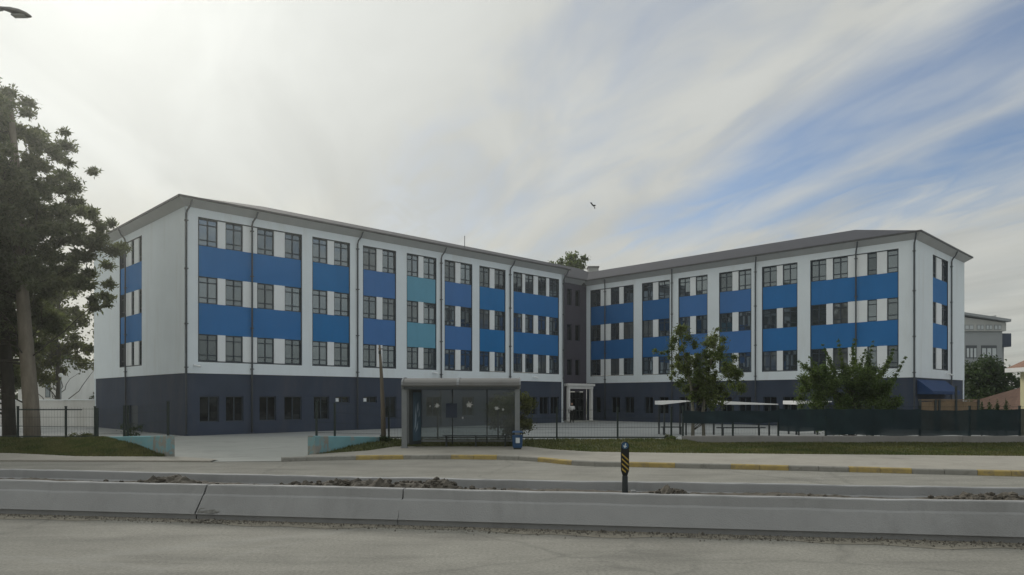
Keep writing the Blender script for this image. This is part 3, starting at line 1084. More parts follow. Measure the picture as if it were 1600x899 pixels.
# ------------------------------------------------------------------ central reserve: two rows of concrete barrier, soil between
SL = -0.160
RDIR = Vector((1, SL)).normalized()
RN = Vector((RDIR.y, -RDIR.x))          # towards the camera
def bar_pt(y0, x):
    return Vector((x, y0 + SL * x))
def barrier(name, y0, x0, x1, label, top=0.60, skew0=0.0, skew1=0.0, nseg=None):
    """Half jersey profile facing the camera; ends may be skewed and chipped."""
    prof = [(0.08, -0.02), (0.08, 0.085), (0.145, 0.10), (0.135, 0.125), (0.035, 0.41), (0.0, 0.44), (-0.02, top - .015), (-0.035, top), (-0.155, top), (-0.17, top - .015), (-0.17, -0.02)]
    n = nseg or max(2, int((x1 - x0) / 0.25))
    mb = MB()
    k = len(prof)
    r = np.random.default_rng(abs(hash((round(x0, 1), round(y0, 1)))) % 1000 if False else int(abs(x0 * 10 + y0 * 7)))
    jit = np.cumsum(r.normal(0, .0022, n + 1))
    jit -= np.linspace(jit[0], jit[-1], n + 1)
    for i in range(n + 1):
        s = i / n
        for j, (o, z) in enumerate(prof):
            x = x0 + (x1 - x0) * s
            if i == 0:
                x += skew0 * (0.6 - z) + (r.normal(0, .012) if 0 < j < 8 else 0)
            if i == n:
                x += skew1 * (0.6 - z) + (r.normal(0, .012) if 0 < j < 8 else 0)
            c = bar_pt(y0, x) + RN * (o + jit[i])
            zz = z + (jit[i] * 1.3 + r.normal(0, .0025) if z > .4 else 0)
            mb.v.append((c.x, c.y, zz))
    for i in range(n):
        for j in range(k):
            a = i * k + j
            b = i * k + (j + 1) % k
            mb.f.append((a, b, b + k, a + k))
    mb.f.append(tuple(range(k)))
    mb.f.append(tuple(n * k + j for j in range(k))[::-1])
    o = build(name, mb, M['barrier'])
    return tag(o, label, 'barrier', 'barriers of the central reserve')
YB1, YB2 = 11.95, 13.72
barrier('concrete_barrier', YB1, -26, -5.47, 'near concrete barrier section ending at the crumbled dark joint', skew1=-.22)
barrier('concrete_barrier', YB1, -5.44, -1.86, 'near concrete barrier section between the crumbled joint and the thin crack', skew0=-.22, skew1=-.1)
barrier('concrete_barrier', YB1, -1.845, 24, 'long near concrete barrier section in front of the striped marker post', skew0=-.1)
barrier('concrete_barrier', YB2, -28, 26, 'far concrete barrier behind the strip of soil')
b2 = [o for o in bpy.data.objects if o.name.startswith('concrete_barrier')][1]
M['patch'] = mat('crumbled_joint_concrete', (0.13, 0.13, 0.125), 0.95, 0.35, 7.0, bump=0.9, bscale=30, col2=(0.22, 0.22, 0.21))
mb = MB()
rp = np.random.default_rng(77)
n = 12
for i in range(n + 1):
    q = i / n
    z = .125 + q * (.43 - .125)
    off = .135 + (.0 - .135) * q + .006
    xl_ = -5.44 - .22 * (.6 - z) + .012
    xr_ = xl_ + .10 + .42 * (1 - q) ** 1.5 + rp.normal(0, .03)
    for s_ in (0, .25, .5, .75, 1):
        x = xl_ + (xr_ - xl_) * s_
        c = bar_pt(YB1, x) + RN * (off + (rp.normal(0, .005) if 0 < s_ < 1 else -.008 * (s_ == 1)))
        mb.v.append((c.x, c.y, z))
for i in range(n):
    for j in range(4):
        a = i * 5 + j
        mb.f.append((a, a + 1, a + 6, a + 5))
build('crumbled_patch', mb, M['patch'], b2, fix=False)
# crumbled concrete and dust at the broken joint
mb = MB()
r = np.random.default_rng(5)
for i in range(220):
    x = -5.35 + abs(r.normal(0, .35)) - .1
    h = max(0, r.normal(.04, .04))
    c = bar_pt(YB1, x) + RN * (0.16 + r.random() * .3)
    s = .008 + r.random() * .028
    mb.ball((c.x, c.y, s * .5), (s, s * .8, s * .6), 5, 3)
tag(build('concrete_crumbs', mb, M['gravel'], fix=False), 'grey concrete crumbs below the broken barrier joint', 'rubble', kind='stuff')

# soil in the reserve, a heightfield between the barriers
def heap(x, c, w, h):
    return h * math.exp(-((x - c) / w) ** 2)
def xm(px, Y):
    return (px - 800) / F * Y
HEAPS = [(xm(262, 13.7), .45, .13), (xm(215, 13.7), .9, .05), (xm(450, 13.3), .6, .08), (xm(520, 13.2), .5, .12), (xm(590, 13.2), .5, .14), (xm(650, 13.1), .45, .13), (xm(690, 13), .3, .15), (xm(745, 13), .5, .05), (xm(1043, 12.7), .30, .13),
         (xm(1250, 12.4), .5, .03), (xm(1490, 12.1), .35, .09), (xm(1545, 12), .26, .13), (xm(1572, 12), .10, .07)]
mb = MB()
r = np.random.default_rng(9)
nx, ny = 520, 12
fine = r.normal(0, 1, (nx + 1, ny + 1))
fine = (fine + np.roll(fine, 1, 0) + np.roll(fine, 1, 1)) / 1.7
for i in range(nx + 1):
    x = -16 + 32 * i / nx
    for j in range(ny + 1):
        s = j / ny
        y0 = YB1 + .165 + (YB2 - YB1 - .33) * s
        c = bar_pt(y0, x)
        env = math.exp(-((s - .55) / .33) ** 2)
        z = .44 + .015 * math.sin(x * 1.7) + fine[i, j] * .008
        hs = sum(heap(x, *hp) for hp in HEAPS)
        z += hs * env + fine[i, j] * (.03 * min(1, hs * 8)) * env
        mb.v.append((c.x, c.y, z))
for i in range(nx):
    for j in range(ny):
        a = i * (ny + 1) + j
        mb.f.append((a, a + ny + 1, a + ny + 2, a + 1))
struct(build('median_soil', mb, M['soil'], origin=(0, 0, 0), fix=False), 'loose soil heaped between the two barriers')
# clods lying on the heaps
mb = MB()
for i in range(420):
    hp = HEAPS[r.integers(0, len(HEAPS))]
    x = r.normal(hp[0], hp[1] * .8)
    s_ = np.clip(r.normal(.5, .15), .2, .8)
    y0 = YB1 + .165 + (YB2 - YB1 - .33) * s_
    c = bar_pt(y0, x)
    hs = sum(heap(x, *h_) for h_ in HEAPS)
    z = .44 + hs * math.exp(-((s_ - .55) / .33) ** 2)
    s = .015 + abs(r.normal(0, .022))
    mb.ball((c.x, c.y, z + s * .3), (s, s * r.uniform(.6, 1), s * r.uniform(.5, .9)), 5, 3)
tag(build('soil_clods', mb, M['soil'], fix=False), 'dark clods of soil scattered on the reserve heaps', 'soil', kind='stuff')
# grit washed up along the foot of the near barrier
nG = 5200
mb = MB()
for i in range(nG):
    x = r.uniform(-11, 10)
    dd = abs(r.normal(0, .16)) + .16
    if x > -1:
        dd = .16 + abs(r.normal(.12, .14))
    c = bar_pt(YB1, x) + RN * dd
    s = .004 + abs(r.normal(0, .010)) * (1.4 if x > 0 else 1.0)
    z = s * .4
    a = r.random() * 6.28
    mb.add([(c.x + s * math.cos(a), c.y + s * math.sin(a), 0), (c.x + s * math.cos(a + 2.1), c.y + s * math.sin(a + 2.1), 0), (c.x + s * math.cos(a + 4.2), c.y + s * math.sin(a + 4.2), 0), (c.x, c.y, s * 1.3)],
           [(0, 1, 3), (1, 2, 3), (2, 0, 3)])
tag(build('gravel', mb, M['gravel'], origin=(0, 0, .003), fix=False), 'grit and small stones along the foot of the near barrier', 'gravel', kind='stuff')
# sand film under the grit
mb = MB()
n = 120
for i in range(n + 1):
    x = -14 + 26 * i / n
    w = .38 + .12 * math.sin(x * 1.3) + .07 * math.sin(x * 4.1 + 1) + max(0, x) * .012
    a = bar_pt(YB1, x) + RN * .10
    b = bar_pt(YB1, x) + RN * (.10 + w)
    mb.v += [(a.x, a.y, .005), (b.x, b.y, .005)]
for i in range(n):
    mb.f.append((2 * i, 2 * i + 1, 2 * i + 3, 2 * i + 2))
M['sand'] = mat('sandy_dust', (0.17, 0.158, 0.13), 0.95, 0.2, 4.0, col2=(0.28, 0.26, 0.215))
struct(build('dust_strip', mb, M['sand'], origin=(0, 0, 0), fix=False), 'strip of sandy dust along the near barrier', 'stuff')

# striped marker post on the reserve
c = at(976.5, 12.85)
mk = empty('marker_post', (c.x, 12.85, .45), 'narrow hazard marker post with blue arrow disc above yellow and black stripes', 'marker post')
def plate(mb, pts, y0, y1):
    n = len(pts)
    mb.add([(x, y0, z) for x, z in pts] + [(x, y1, z) for x, z in pts],
           [tuple(range(n)), tuple(range(n, 2 * n))[::-1]] + [(i, (i + 1) % n, n + (i + 1) % n, n + i) for i in range(n)])
px = lambda X, Y_, Y=12.85: ((X - 800) / F * Y, CAMH - (Y_ - HOR) / F * Y)
mb = MB()
hw = .072
zt, zb = 1.37, .74
out = [(c.x + hw * math.cos(a), zt - hw + hw * math.sin(a)) for a in np.linspace(0, math.pi, 12)] + [(c.x - hw, zb + .12), (c.x - hw * .45, zb), (c.x + hw * .45, zb), (c.x + hw, zb + .12)]
plate(mb, out, 12.83, 12.87)
build('plate', mb, M['sign_black'], mk)
mb = MB()
mb.tube([(c.x, 12.85, .38), (c.x, 12.85, .76)], [.058, .05], 10)
build('post', mb, M['dark_metal'], mk, smooth=False)
mb = MB()
plate(mb, [(c.x + .060 * math.cos(a), zt - hw + .002 + .060 * math.sin(a)) for a in np.linspace(0, 2 * math.pi, 20, endpoint=False)], 12.822, 12.828)
disc = build('disc', mb, M['sign_blue'], mk)
mb = MB()
ar = [(-.02, .05), (.01, .02), (-.005, .015), (.03, -.05), (.048, -.045), (.013, .022), (.028, .03)]
aw = [(-.035, .05), (-.012, .05), (.012, 0), (.012, .02), (.032, .02), (.032, -.05), (-.035, -.05), (-.035, -.03), (-.004, -.03), (-.035, .03)]
aw = [(-.014, .055), (.010, .055), (.010, -.010), (.034, .012), (.034, -.018), (-.002, -.056), (-.038, -.018), (-.038, .012), (-.014, -.010)]
plate(mb, [(c.x + a * .95 + b * .25, zt - hw + b * .95 - a * .25) for a, b in [(p * .78, q_ * .78) for p, q_ in aw]], 12.817, 12.8215)
build('arrow', mb, M['sign_white'], disc)
for i in range(5):
    z = 1.165 - i * .085
    mb = MB()
    x0, x1 = c.x - hw + .012, c.x + hw - .012
    dz = -.11
    lo = max(zb + .02, 0)
    plate(mb, [(x0, z), (x1, z + dz), (x1, z + dz - .03), (x0, z - .03)] if z + dz - .042 > zb + .05 else [(x0 + .0, z), (x1 - .05, z + dz * .6), (x1 - .05, z + dz * .6 - .03), (x0 + .0, z - .04)], 12.82, 12.828)
    if z > zb + .12:
        build('stripe', mb, M['sign_yellow'], mk)
mb = MB()
mb.box(c.x + .07, c.x + .16, 12.6, 12.72, .42, .53)
tag(build('concrete_block', mb, M['barrier'], bevel=.01), 'small pale concrete lump beside the marker post', 'block')

# ------------------------------------------------------------------ driveway walls, fence, low wall
def wing_wall(name, p0, p1, z0, z1, w, label, gp):
    d = (p1 - p0).normalized()
    nn = Vector((-d.y, d.x)) * w / 2
    a, b, c_, e = p0 - nn, p1 - nn, p1 + nn, p0 + nn
    root = empty(name, (p0.x, p0.y, 0), label, 'wall', gp)
    s = 0.16 if name else 0
    L = (p1 - p0).length
    def seg(s0, s1, m, nm):
        mb = MB()
        n = 10
        for i in range(n + 1):
            s = s0 + (s1 - s0) * i / n
            q = p0 + (p1 - p0) * s
            zt = z0 + (z1 - z0) * s
            for (o, z) in ((-1, -.1), (1, -.1), (1, zt - .02), (.8, zt), (-.8, zt), (-1, zt - .02)):
                w_ = q + nn * o
                mb.v.append((w_.x, w_.y, z))
        for i in range(n):
            for j in range(6):
                a_ = i * 6 + j
                b_ = i * 6 + (j + 1) % 6
                mb.f.append((a_, b_, b_ + 6, a_ + 6))
        mb.f.append(tuple(range(6)))
        mb.f.append(tuple(n * 6 + j for j in range(6))[::-1])
        build(nm, mb, m, root)
    seg(0, .16, M['turquoise_worn'], 'end_block')
    seg(.16001, 1, M['turquoise'], 'wall_face')
    return root
WL0, WL1 = Vector((-12.30, 25.95)), Vector((-17.9, FY))
WR0, WR1 = Vector((-7.22, 25.9)), Vector((-5.45, FY))
wing_wall('driveway_wall', WL0, WL1, .80, .47, .28, 'low turquoise painted wall west of the driveway, below the tall pine', 'turquoise driveway walls')
wing_wall('driveway_wall', WR0, WR1, .79, .47, .30, 'low turquoise wall with peeled concrete end beside the wooden pole', 'turquoise driveway walls')

def fence_run(root, p0, p1, zb, ht, posts, mesh=True, net=None, rail=True, zb1=None):
    """Posts at given fractions, welded wire between, optional netting (z0,z1)."""
    zb1 = zb if zb1 is None else zb1
    d = (p1 - p0)
    for s in posts:
        q = p0 + d * s
        z = zb + (zb1 - zb) * s
        mb = MB()
        mb.box(q.x - .035, q.x + .035, q.y - .035, q.y + .035, z - .35, z + ht)
        mb.box(q.x - .045, q.x + .045, q.y - .045, q.y + .045, z + ht, z + ht + .02)
        build('post', mb, M['fence'], root)
    L = d.length
    u = d.normalized()
    nn = Vector((-u.y, u.x))
    if rail:
        mb = MB()
        a, b = p0, p1
        for (zz, h_) in ((0.04, .05),):
            mb.hexa([(a.x - nn.x * .02, a.y - nn.y * .02, zb + zz), (b.x - nn.x * .02, b.y - nn.y * .02, zb1 + zz), (b.x + nn.x * .02, b.y + nn.y * .02, zb1 + zz), (a.x + nn.x * .02, a.y + nn.y * .02, zb + zz),
                     (a.x - nn.x * .02, a.y - nn.y * .02, zb + zz + h_), (b.x - nn.x * .02, b.y - nn.y * .02, zb1 + zz + h_), (b.x + nn.x * .02, b.y + nn.y * .02, zb1 + zz + h_), (a.x + nn.x * .02, a.y + nn.y * .02, zb + zz + h_)])
        build('bottom_rail', mb, M['fence'], root)
    if mesh:
        ps = sorted(posts)
        for s0, s1 in zip(ps[:-1], ps[1:]):
            mb = MB()
            n = max(2, int((s1 - s0) * L / .12))
            r_ = .0022
            def bar(a, b, za0, za1, zb0, zb1_):
                mb.add([(a.x - nn.x * r_ - u.x * r_, a.y - nn.y * r_ - u.y * r_, za0), (a.x + u.x * r_, a.y + u.y * r_, za0), (a.x + nn.x * r_, a.y + nn.y * r_, za0),
                        (b.x - nn.x * r_ - u.x * r_, b.y - nn.y * r_ - u.y * r_, zb1_), (b.x + u.x * r_, b.y + u.y * r_, zb1_), (b.x + nn.x * r_, b.y + nn.y * r_, zb1_)],
                       [(0, 1, 4, 3), (1, 2, 5, 4), (2, 0, 3, 5)])
            for i in range(1, n):
                s = s0 + (s1 - s0) * i / n
                q = p0 + d * s
                z = zb + (zb1 - zb) * s
                bar(q, q, z + .08, 0, 0, z + ht - .04)
            for zz in (.12, .5, .9, 1.25):
                if zz > ht:
                    continue
                a, b = p0 + d * s0, p0 + d * s1
                za, zc_ = zb + (zb1 - zb) * s0 + zz, zb + (zb1 - zb) * s1 + zz
                h_ = .006
                mb.add([(a.x, a.y, za - h_), (b.x, b.y, zc_ - h_), (b.x, b.y, zc_ + h_), (a.x, a.y, za + h_)], [(0, 1, 2, 3)])
            o = build('wire_mesh', mb, M['fence'], root, fix=False)
            o['kind'] = 'stuff'

fl_ = empty('school_fence', (-17.9, FY, .4), 'dark green wire fence in front of the tall pines', 'fence', 'wire fences of the school')
P0, P1 = Vector((-40, FY)), Vector((-17.9, FY))
xs = [-40, -37.5, -35, -32.5, -30, -27.5, -25, at(28, FY).x, at(103, FY).x, -17.95]
fence_run(fl_, P0, P1, .42, 1.36, [(x + 40) / 22.1 for x in xs])
mb = MB()
mb.box(at(28, FY).x, at(128, FY).x, FY - .02, FY + .02, 1.62, 1.66)
build('top_rail', mb, M['fence'], fl_)
fence_run(fl_, WL1, WL0, .47, 1.22, [.02, .42, .47, .97], mesh=True, rail=False, zb1=.80)
fm = empty('school_fence', (1.0, FY, .4), 'dark wire fence on the grass bank behind the bus shelter', 'fence', 'wire fences of the school')
P0, P1 = Vector((-5.45, FY)), Vector((at(1052, FY).x, FY))
xs = [-5.3, -3.2, -.6, at(870, FY).x, at(965, FY).x, at(1050, FY).x - .03]
fence_run(fm, P0, P1, .38, 1.36, [(x - P0.x) / (P1.x - P0.x) for x in xs])
fence_run(fm, WR0, WR1, .79, 1.25, [.06, .28, .98], mesh=True, rail=False, zb1=.47)
# low wall and netted fence on the right
X0, X1 = at(1066, FY).x, 48.0
lw_ = empty('low_wall', (X0, FY, 0), 'long low pale concrete wall carrying the netted fence', 'wall')
x = X0
while x < X1:
    x2 = min(X1, x + 6.0)
    mb = MB()
    mb.box(x, x2 - .012, FY - .14, FY + .14, -.05, .515)
    build('wall_section', mb, M['low_wall'], lw_, bevel=.012)
    x = x2
fr_ = empty('school_fence', (X0, FY, .5), 'fence hung with dark green shade netting on the low wall', 'fence', 'wire fences of the school')
P0, P1 = Vector((X0, FY)), Vector((X1, FY))
px_posts = [1067, 1145, 1216, 1290, 1364, 1437, 1515, 1593, 1670, 1750, 1830]
fence_run(fr_, P0, P1, .515, 1.28, [(at(p, FY).x - X0) / (X1 - X0) for p in px_posts] + [.96], mesh=True, rail=False)
r = np.random.default_rng(21)
def netting(pa, pb, z0, z1):
    xa, xb = at(pa, FY).x, at(pb, FY).x
    mb = MB()
    n = int((xb - xa) / .12)
    ph = r.random() * 6
    for i in range(n + 1):
        s = i / n
        x = xa + (xb - xa) * s
        sag = .03 * math.sin(s * math.pi) + .012 * math.sin(x * 5 + ph)
        for j in range(7):
            q = j / 6
            z = z0 + (z1 - z0) * q - sag * q + (.02 * math.sin(x * 3.1 + ph) if j == 0 else 0)
            mb.v.append((x, FY - .05 - .02 * math.sin(x * 4 + q * 5 + ph) * math.sin(q * 3.1), z))
    for i in range(n):
        for j in range(6):
            a = i * 7 + j
            mb.f.append((a, a + 7, a + 8, a + 1))
    build('netting', mb, M['net'], fr_, smooth=True, fix=False)
nets = [(1067, 1145, 1.06, 1.60), (1145, 1216, 1.08, 1.62), (1216, 1290, .72, 1.68), (1290, 1364, .56, 1.69), (1364, 1437, .53, 1.68), (1437, 1515, .53, 1.64), (1515, 1593, .53, 1.66), (1593, 1670, .53, 1.68)]
for a in nets:
    netting(*a)

# ------------------------------------------------------------------ bus shelter
SY = 29.6
sz = PZ
xl, xr = at(634, SY).x, at(812, SY).x
sh = empty('bus_shelter', ((xl + xr) / 2, SY, sz), 'glazed bus shelter with curved metal roof and bench on the pavement', 'bus shelter')
# roof: barrel section running along x, front edge rolled down
mb = MB()
prof = []
for i in range(11):
    a = math.radians(200 - 18.5 * i)
    prof.append((SY + .35 + .95 * math.cos(a) * -1 if False else SY + .3 + .98 * math.cos(a), 2.66 + .31 * max(0, math.sin(a)) ** .8 if math.sin(a) > 0 else 2.66 + .3 * math.sin(a)))
inner = [(y + (0.03 if y < SY + .3 else -.03), z - .045) for y, z in prof]
ring = prof + inner[::-1]
def roofseg(x0, x1, m, nm):
    mb = MB()
    n = len(ring)
    mb.add([(x0, y, z) for y, z in ring] + [(x1, y, z) for y, z in ring], [(i, (i + 1) % n, n + (i + 1) % n, n + i) for i in range(n)])
    h = n // 2
    for off in (0, n):
        for i in range(h - 1):
            mb.f.append((off + i, off + i + 1, off + n - 2 - i, off + n - 1 - i))
    return build(nm, mb, m, sh)
xm_ = at(717, SY).x
roofseg(xl - .05, xm_ - .02, M['shelter_roof'], 'roof_sheet')
roofseg(xm_ + .02, xr - .02, M['shelter_roof'], 'roof_sheet')
mb = MB()
mb.box(xl + .02, xr - .1, SY - .66, SY - .60, 2.50, 2.60)
build('front_beam', mb, M['dark_metal'], sh)
mb = MB()
for i in range(len(prof) - 1):
    (y0, z0), (y1, z1) = prof[i], prof[i + 1]
    mb.hexa([(xm_ - .05, y0, z0 + .002), (xm_ + .05, y0, z0 + .002), (xm_ + .05, y1, z1 + .002), (xm_ - .05, y1, z1 + .002), (xm_ - .05, y0, z0 + .02), (xm_ + .05, y0, z0 + .02), (xm_ + .05, y1, z1 + .02), (xm_ - .05, y1, z1 + .02)])
build('roof_joint_strip', mb, M['metal'], sh)
# end discs of the roof
for x in (xl - .09, xr - .02):
    mb = MB()
    pts = prof + [(prof[-1][0], 2.5), (prof[0][0], 2.5)]
    n = len(pts)
    mb.add([(x, y, z + .03) for y, z in pts] + [(x + .06, y, z + .03) for y, z in pts], [tuple(range(n)), tuple(range(n, 2 * n))[::-1]] + [(i, (i + 1) % n, n + (i + 1) % n, n + i) for i in range(n)])
    build('roof_end_cap', mb, M['metal'], sh)
# posts
for (x, y, w) in ((xl + .02, SY - .5, .11), (xr - .1, SY - .5, .10), (xl + .02, SY + .75, .08), (xr - .1, SY + .75, .08)):
    mb = MB()
    mb.box(x - w, x + w, y - .06, y + .06, sz, 2.62)
    mb.box(x - w - .04, x + w + .04, y - .1, y + .1, sz, sz + .03)
    build('post', mb, M['metal'], sh, bevel=.015)
# back frame and glass
gx = [at(657, SY + .75).x, at(707, SY + .75).x, at(761, SY + .75).x, at(806, SY + .75).x]
for x in gx:
    mb = MB()
    mb.box(x - .025, x + .025, SY + .72, SY + .78, sz, 2.62)
    build('mullion', mb, M['dark_metal'], sh)
for x0, x1 in zip(gx[:-1], gx[1:]):
    mb = MB()
    mb.box(x0 + .03, x1 - .03, SY + .745, SY + .755, sz + .25, 2.5)
    build('glass_panel', mb, M['shelter_glass'], sh)
mb = MB()
mb.box(gx[0] + .03, gx[-1] - .03, SY + .73, SY + .77, sz + .17, sz + .245)
build('bottom_rail', mb, M['metal'], sh)
mb = MB()
mb.box(gx[0] + .03, gx[-1] - .03, SY + .73, SY + .77, 2.505, 2.60)
build('top_rail', mb, M['dark_metal'], sh)
# side glass at the right end
mb = MB()
mb.box(xr - .105, xr - .095, SY - .40, SY + .65, sz + .25, 2.45)
build('glass_panel', mb, M['shelter_glass'], sh)
# poster case at the left end, angled to the street
mb = MB()
pa, pb = Vector((at(641.5, SY - .3).x, SY - .3)), Vector((at(656, SY + .6).x, SY + .6))
dd = (pb - pa).normalized()
nn = Vector((dd.y, -dd.x))
Fp = Frame(pa, dd, nn)
Lp = (pb - pa).length
mb.fbox(Fp, 0, Lp, -.07, .07, sz + .12, 2.5)
pc = build('poster_case', mb, M['dark_metal'], sh, bevel=.01)
mb = MB()
mb.fbox(Fp, .08, Lp - .08, .072, .08, sz + .25, 2.38)
po = build('poster', mb, M['poster'], pc)
mb = MB()
shp = [[(.20, .45), (.36, .60), (.42, 1.0), (.34, 1.45), (.28, 1.1)], [(.45, 1.15), (.62, 1.3), (.60, 1.62), (.50, 1.5)], [(.30, .35), (.55, .52), (.58, .85), (.44, .62)], [(.62, .95), (.74, 1.05), (.70, 1.32)]]
for s_ in shp:
    n = len(s_)
    mb.add([Fp.p(t * Lp / .95, .0835, sz + .25 + z) for t, z in s_] + [Fp.p(t * Lp / .95, .0805, sz + .25 + z) for t, z in s_], [tuple(range(n)), tuple(range(n, 2 * n))[::-1]] + [(i, (i + 1) % n, n + (i + 1) % n, n + i) for i in range(n)])
build('poster_print', mb, M['poster_shape'], pc)
# white splash-shaped stickers on the glass
def splash(cx, cz, R, arms, seed):
    rr = random.Random(seed)
    pts = []
    for i in range(arms * 2):
        a = math.pi * i / arms + rr.uniform(-.2, .2)
        q = R * (1.0 if i % 2 == 0 else .45) * rr.uniform(.75, 1.2)
        pts.append((cx + q * math.cos(a), cz + q * math.sin(a)))
    mb = MB()
    plate(mb, pts, SY + .735, SY + .742)
    build('sticker', mb, M['sticker'], sh)
k = F / (SY + .75)
for (px_, py_2, R, a, sd_) in ((683, 634, .14, 7, 3), (733, 633, .17, 8, 5), (776, 638, .12, 6, 8), (786, 640, .07, 5, 2), (723, 653, .06, 5, 4), (672, 635, .05, 4, 9)):
    splash(at(px_, SY + .75).x, CAMH - (py_2 - HOR) / k, R, a, sd_)
# bench
mb = MB()
bx0, bx1 = at(692, SY + .45).x, at(795, SY + .45).x
mb.box(bx0, bx1, SY + .25, SY + .62, sz + .42, sz + .46)
be = build('bench_seat', mb, M['dark_metal'], sh)
for x in (bx0 + .15, (bx0 + bx1) / 2, bx1 - .15):
    mb = MB()
    mb.box(x - .03, x + .03, SY + .3, SY + .55, sz, sz + .418)
    build('bench_leg', mb, M['dark_metal'], sh)
# notice board hung on the mullion
mb = MB()
x = at(706, SY + .7).x
mb.box(x - .25, x + .22, SY + .69, SY + .72, 1.32, 1.92)
build('timetable_board', mb, M['plinth'], sh)

# blue litter bin
bc = at(808.5, 28.4)
bn = empty('litter_bin', (bc.x, 28.4, sz), 'blue litter bin with white label at the end of the bus shelter', 'litter bin')
mb = MB()
def ringbox(mb, cx, cy, w, d, z0, z1, w2=None, d2=None):
    w2, d2 = w2 or w, d2 or d
    mb.hexa([(cx - w, cy - d, z0), (cx + w, cy - d, z0), (cx + w, cy + d, z0), (cx - w, cy + d, z0), (cx - w2, cy - d2, z1), (cx + w2, cy - d2, z1), (cx + w2, cy + d2, z1), (cx - w2, cy + d2, z1)])
ringbox(mb, bc.x, 28.4, .185, .17, sz + .06, sz + .56, .21, .2)
build('body', mb, M['bin'], bn, bevel=.025)
mb = MB()
ringbox(mb, bc.x, 28.4, .225, .21, sz + .66, sz + .72, .16, .15)
build('lid', mb, M['bin'], bn, bevel=.015)
for sx in (-.2, .2):
    mb = MB()
    mb.box(bc.x + sx - .018, bc.x + sx + .018, 28.3, 28.5, sz + .5, sz + .67)
    build('lid_bracket', mb, M['dark_metal'], bn)
mb = MB()
mb.box(bc.x - .07, bc.x + .09, 28.183, 28.19, sz + .25, sz + .46)
build('label', mb, M['sign_white'], bn)
mb = MB()
ringbox(mb, bc.x, 28.4, .15, .14, sz, sz + .058)
build('base', mb, M['dark_metal'], bn)

# wooden pole on the bank
pp = at(599.5, 30.4, .25)
mb = MB()
mb.tube([(pp.x, pp.y, .2), (pp.x - .03, pp.y, 1.6), (at(596, 30.4).x, 30.4, 3.1), (at(593, 30.4).x, 30.4, 4.38)], [.11, .095, .07, .045], 10)
wp = empty('wooden_pole', (pp.x, pp.y, .25), 'weathered leaning wooden pole on the grass beside the bus shelter', 'pole')
build('shaft', mb, M['wood'], wp, smooth=True)
mb = MB()
mb.box(at(594, 30.4).x - .05, at(594, 30.4).x + .05, 30.28, 30.34, 4.0, 4.14)
mb.tube([(at(594.5, 30.4).x - .1, 30.4, 4.22), (at(594.5, 30.4).x + .12, 30.4, 4.22)], .02, 6)
build('bracket', mb, M['dark_metal'], wp)

# street light over the reserve, pole outside the frame
HZ = 10.25
sp = at(-80, 15.2)
sl_ = empty('street_light', (sp.x, sp.y, 0), 'grey street light head reaching in at the top corner', 'street light')
hd = at(18, 15.0)
mb = MB()
mb.tube([(sp.x, sp.y, 0), (sp.x, sp.y, 5), (sp.x, sp.y, HZ - .6), (sp.x + .15, sp.y, HZ - .2), (sp.x + .5, sp.y - .03, HZ + .02), (at(4, 15.05).x, 15.05, HZ + .03)], [.1, .08, .06, .05, .045, .04], 10)
build('pole', mb, M['metal'], sl_, smooth=True)
mb = MB()
hx0, hx1 = at(3, 15.05).x, at(47.5, 15.0).x
secs = [(0, .045, .035), (.15, .06, .05), (.35, .10, .07), (.65, .12, .075), (.88, .09, .055), (1.0, .03, .02)]
n = 12
for s, w, h in secs:
    x = hx0 + (hx1 - hx0) * s
    z = HZ + .03 - .15 * s - .02 * s * s
    for k_ in range(n):
        a = 2 * math.pi * k_ / n
        mb.v.append((x, 15.02 + w * math.cos(a), z + h * math.sin(a) * (1.0 if math.sin(a) > 0 else .6)))
for i in range(len(secs) - 1):
    for k_ in range(n):
        mb.f.append((i * n + k_, i * n + (k_ + 1) % n, (i + 1) * n + (k_ + 1) % n, (i + 1) * n + k_))
mb.f.append(tuple(range(n)))
mb.f.append(tuple((len(secs) - 1) * n + k_ for k_ in range(n)))
hdo = build('lamp_head', mb, M['gutter'], sl_, smooth=True)
mb = MB()
mb.box(hx0 + .25, hx1 - .1, 14.95, 15.09, HZ - .145, HZ - .115)
build('lens', mb, M['lamp_glass'], hdo)

# ------------------------------------------------------------------ yard canopies
def canopy(px0, px1, y, z0, z1, dep, label):
    a, b = at(px0, y), at(px1, y)
    root = empty('yard_canopy', ((a.x + b.x) / 2, y, 0), label, 'canopy', 'white canopies in the schoolyard')
    mb = MB()
    th0, th1 = (.22, .05)
    mb.hexa([(a.x, y, z0 - th0), (b.x, y, z1 - th1), (b.x, y + dep, z1 - th1), (a.x, y + dep, z0 - th0), (a.x, y, z0), (b.x, y, z1), (b.x, y + dep, z1), (a.x, y + dep, z0)])
    build('roof_sheet', mb, M['canopy_white'], root)
    w = b.x - a.x
    for s in (.12, .88):
        for yy in (y + .25, y + dep - .25):
            mb = MB()
            zz = z0 + (z1 - z0) * s - th0 * (1 - s) - th1 * s
            mb.box(a.x + w * s - .04, a.x + w * s + .04, yy - .04, yy + .04, 0, zz)
            build('leg', mb, M['dark_metal'], root)
    mb = MB()
    mb.box(a.x + w * .1, a.x + w * .9, y + dep * .45, y + dep * .55, .42, .48)
    for s in (.2, .8):
        mb.box(a.x + w * s - .04, a.x + w * s + .04, y + dep * .47, y + dep * .53, 0, .419)
    build('bench', mb, M['dark_metal'], root)
canopy(1034, 1079, 41.0, 1.98, 2.0, 2.0, 'white flat canopy behind the slender tree, nearest the entrance')
canopy(1119, 1216, 40.0, 2.0, 1.82, 2.2, 'long white canopy tapering towards the bushy shrub')
canopy(1244, 1300, 41.0, 1.99, 1.97, 2.0, 'white canopy half hidden behind the bushy shrub')

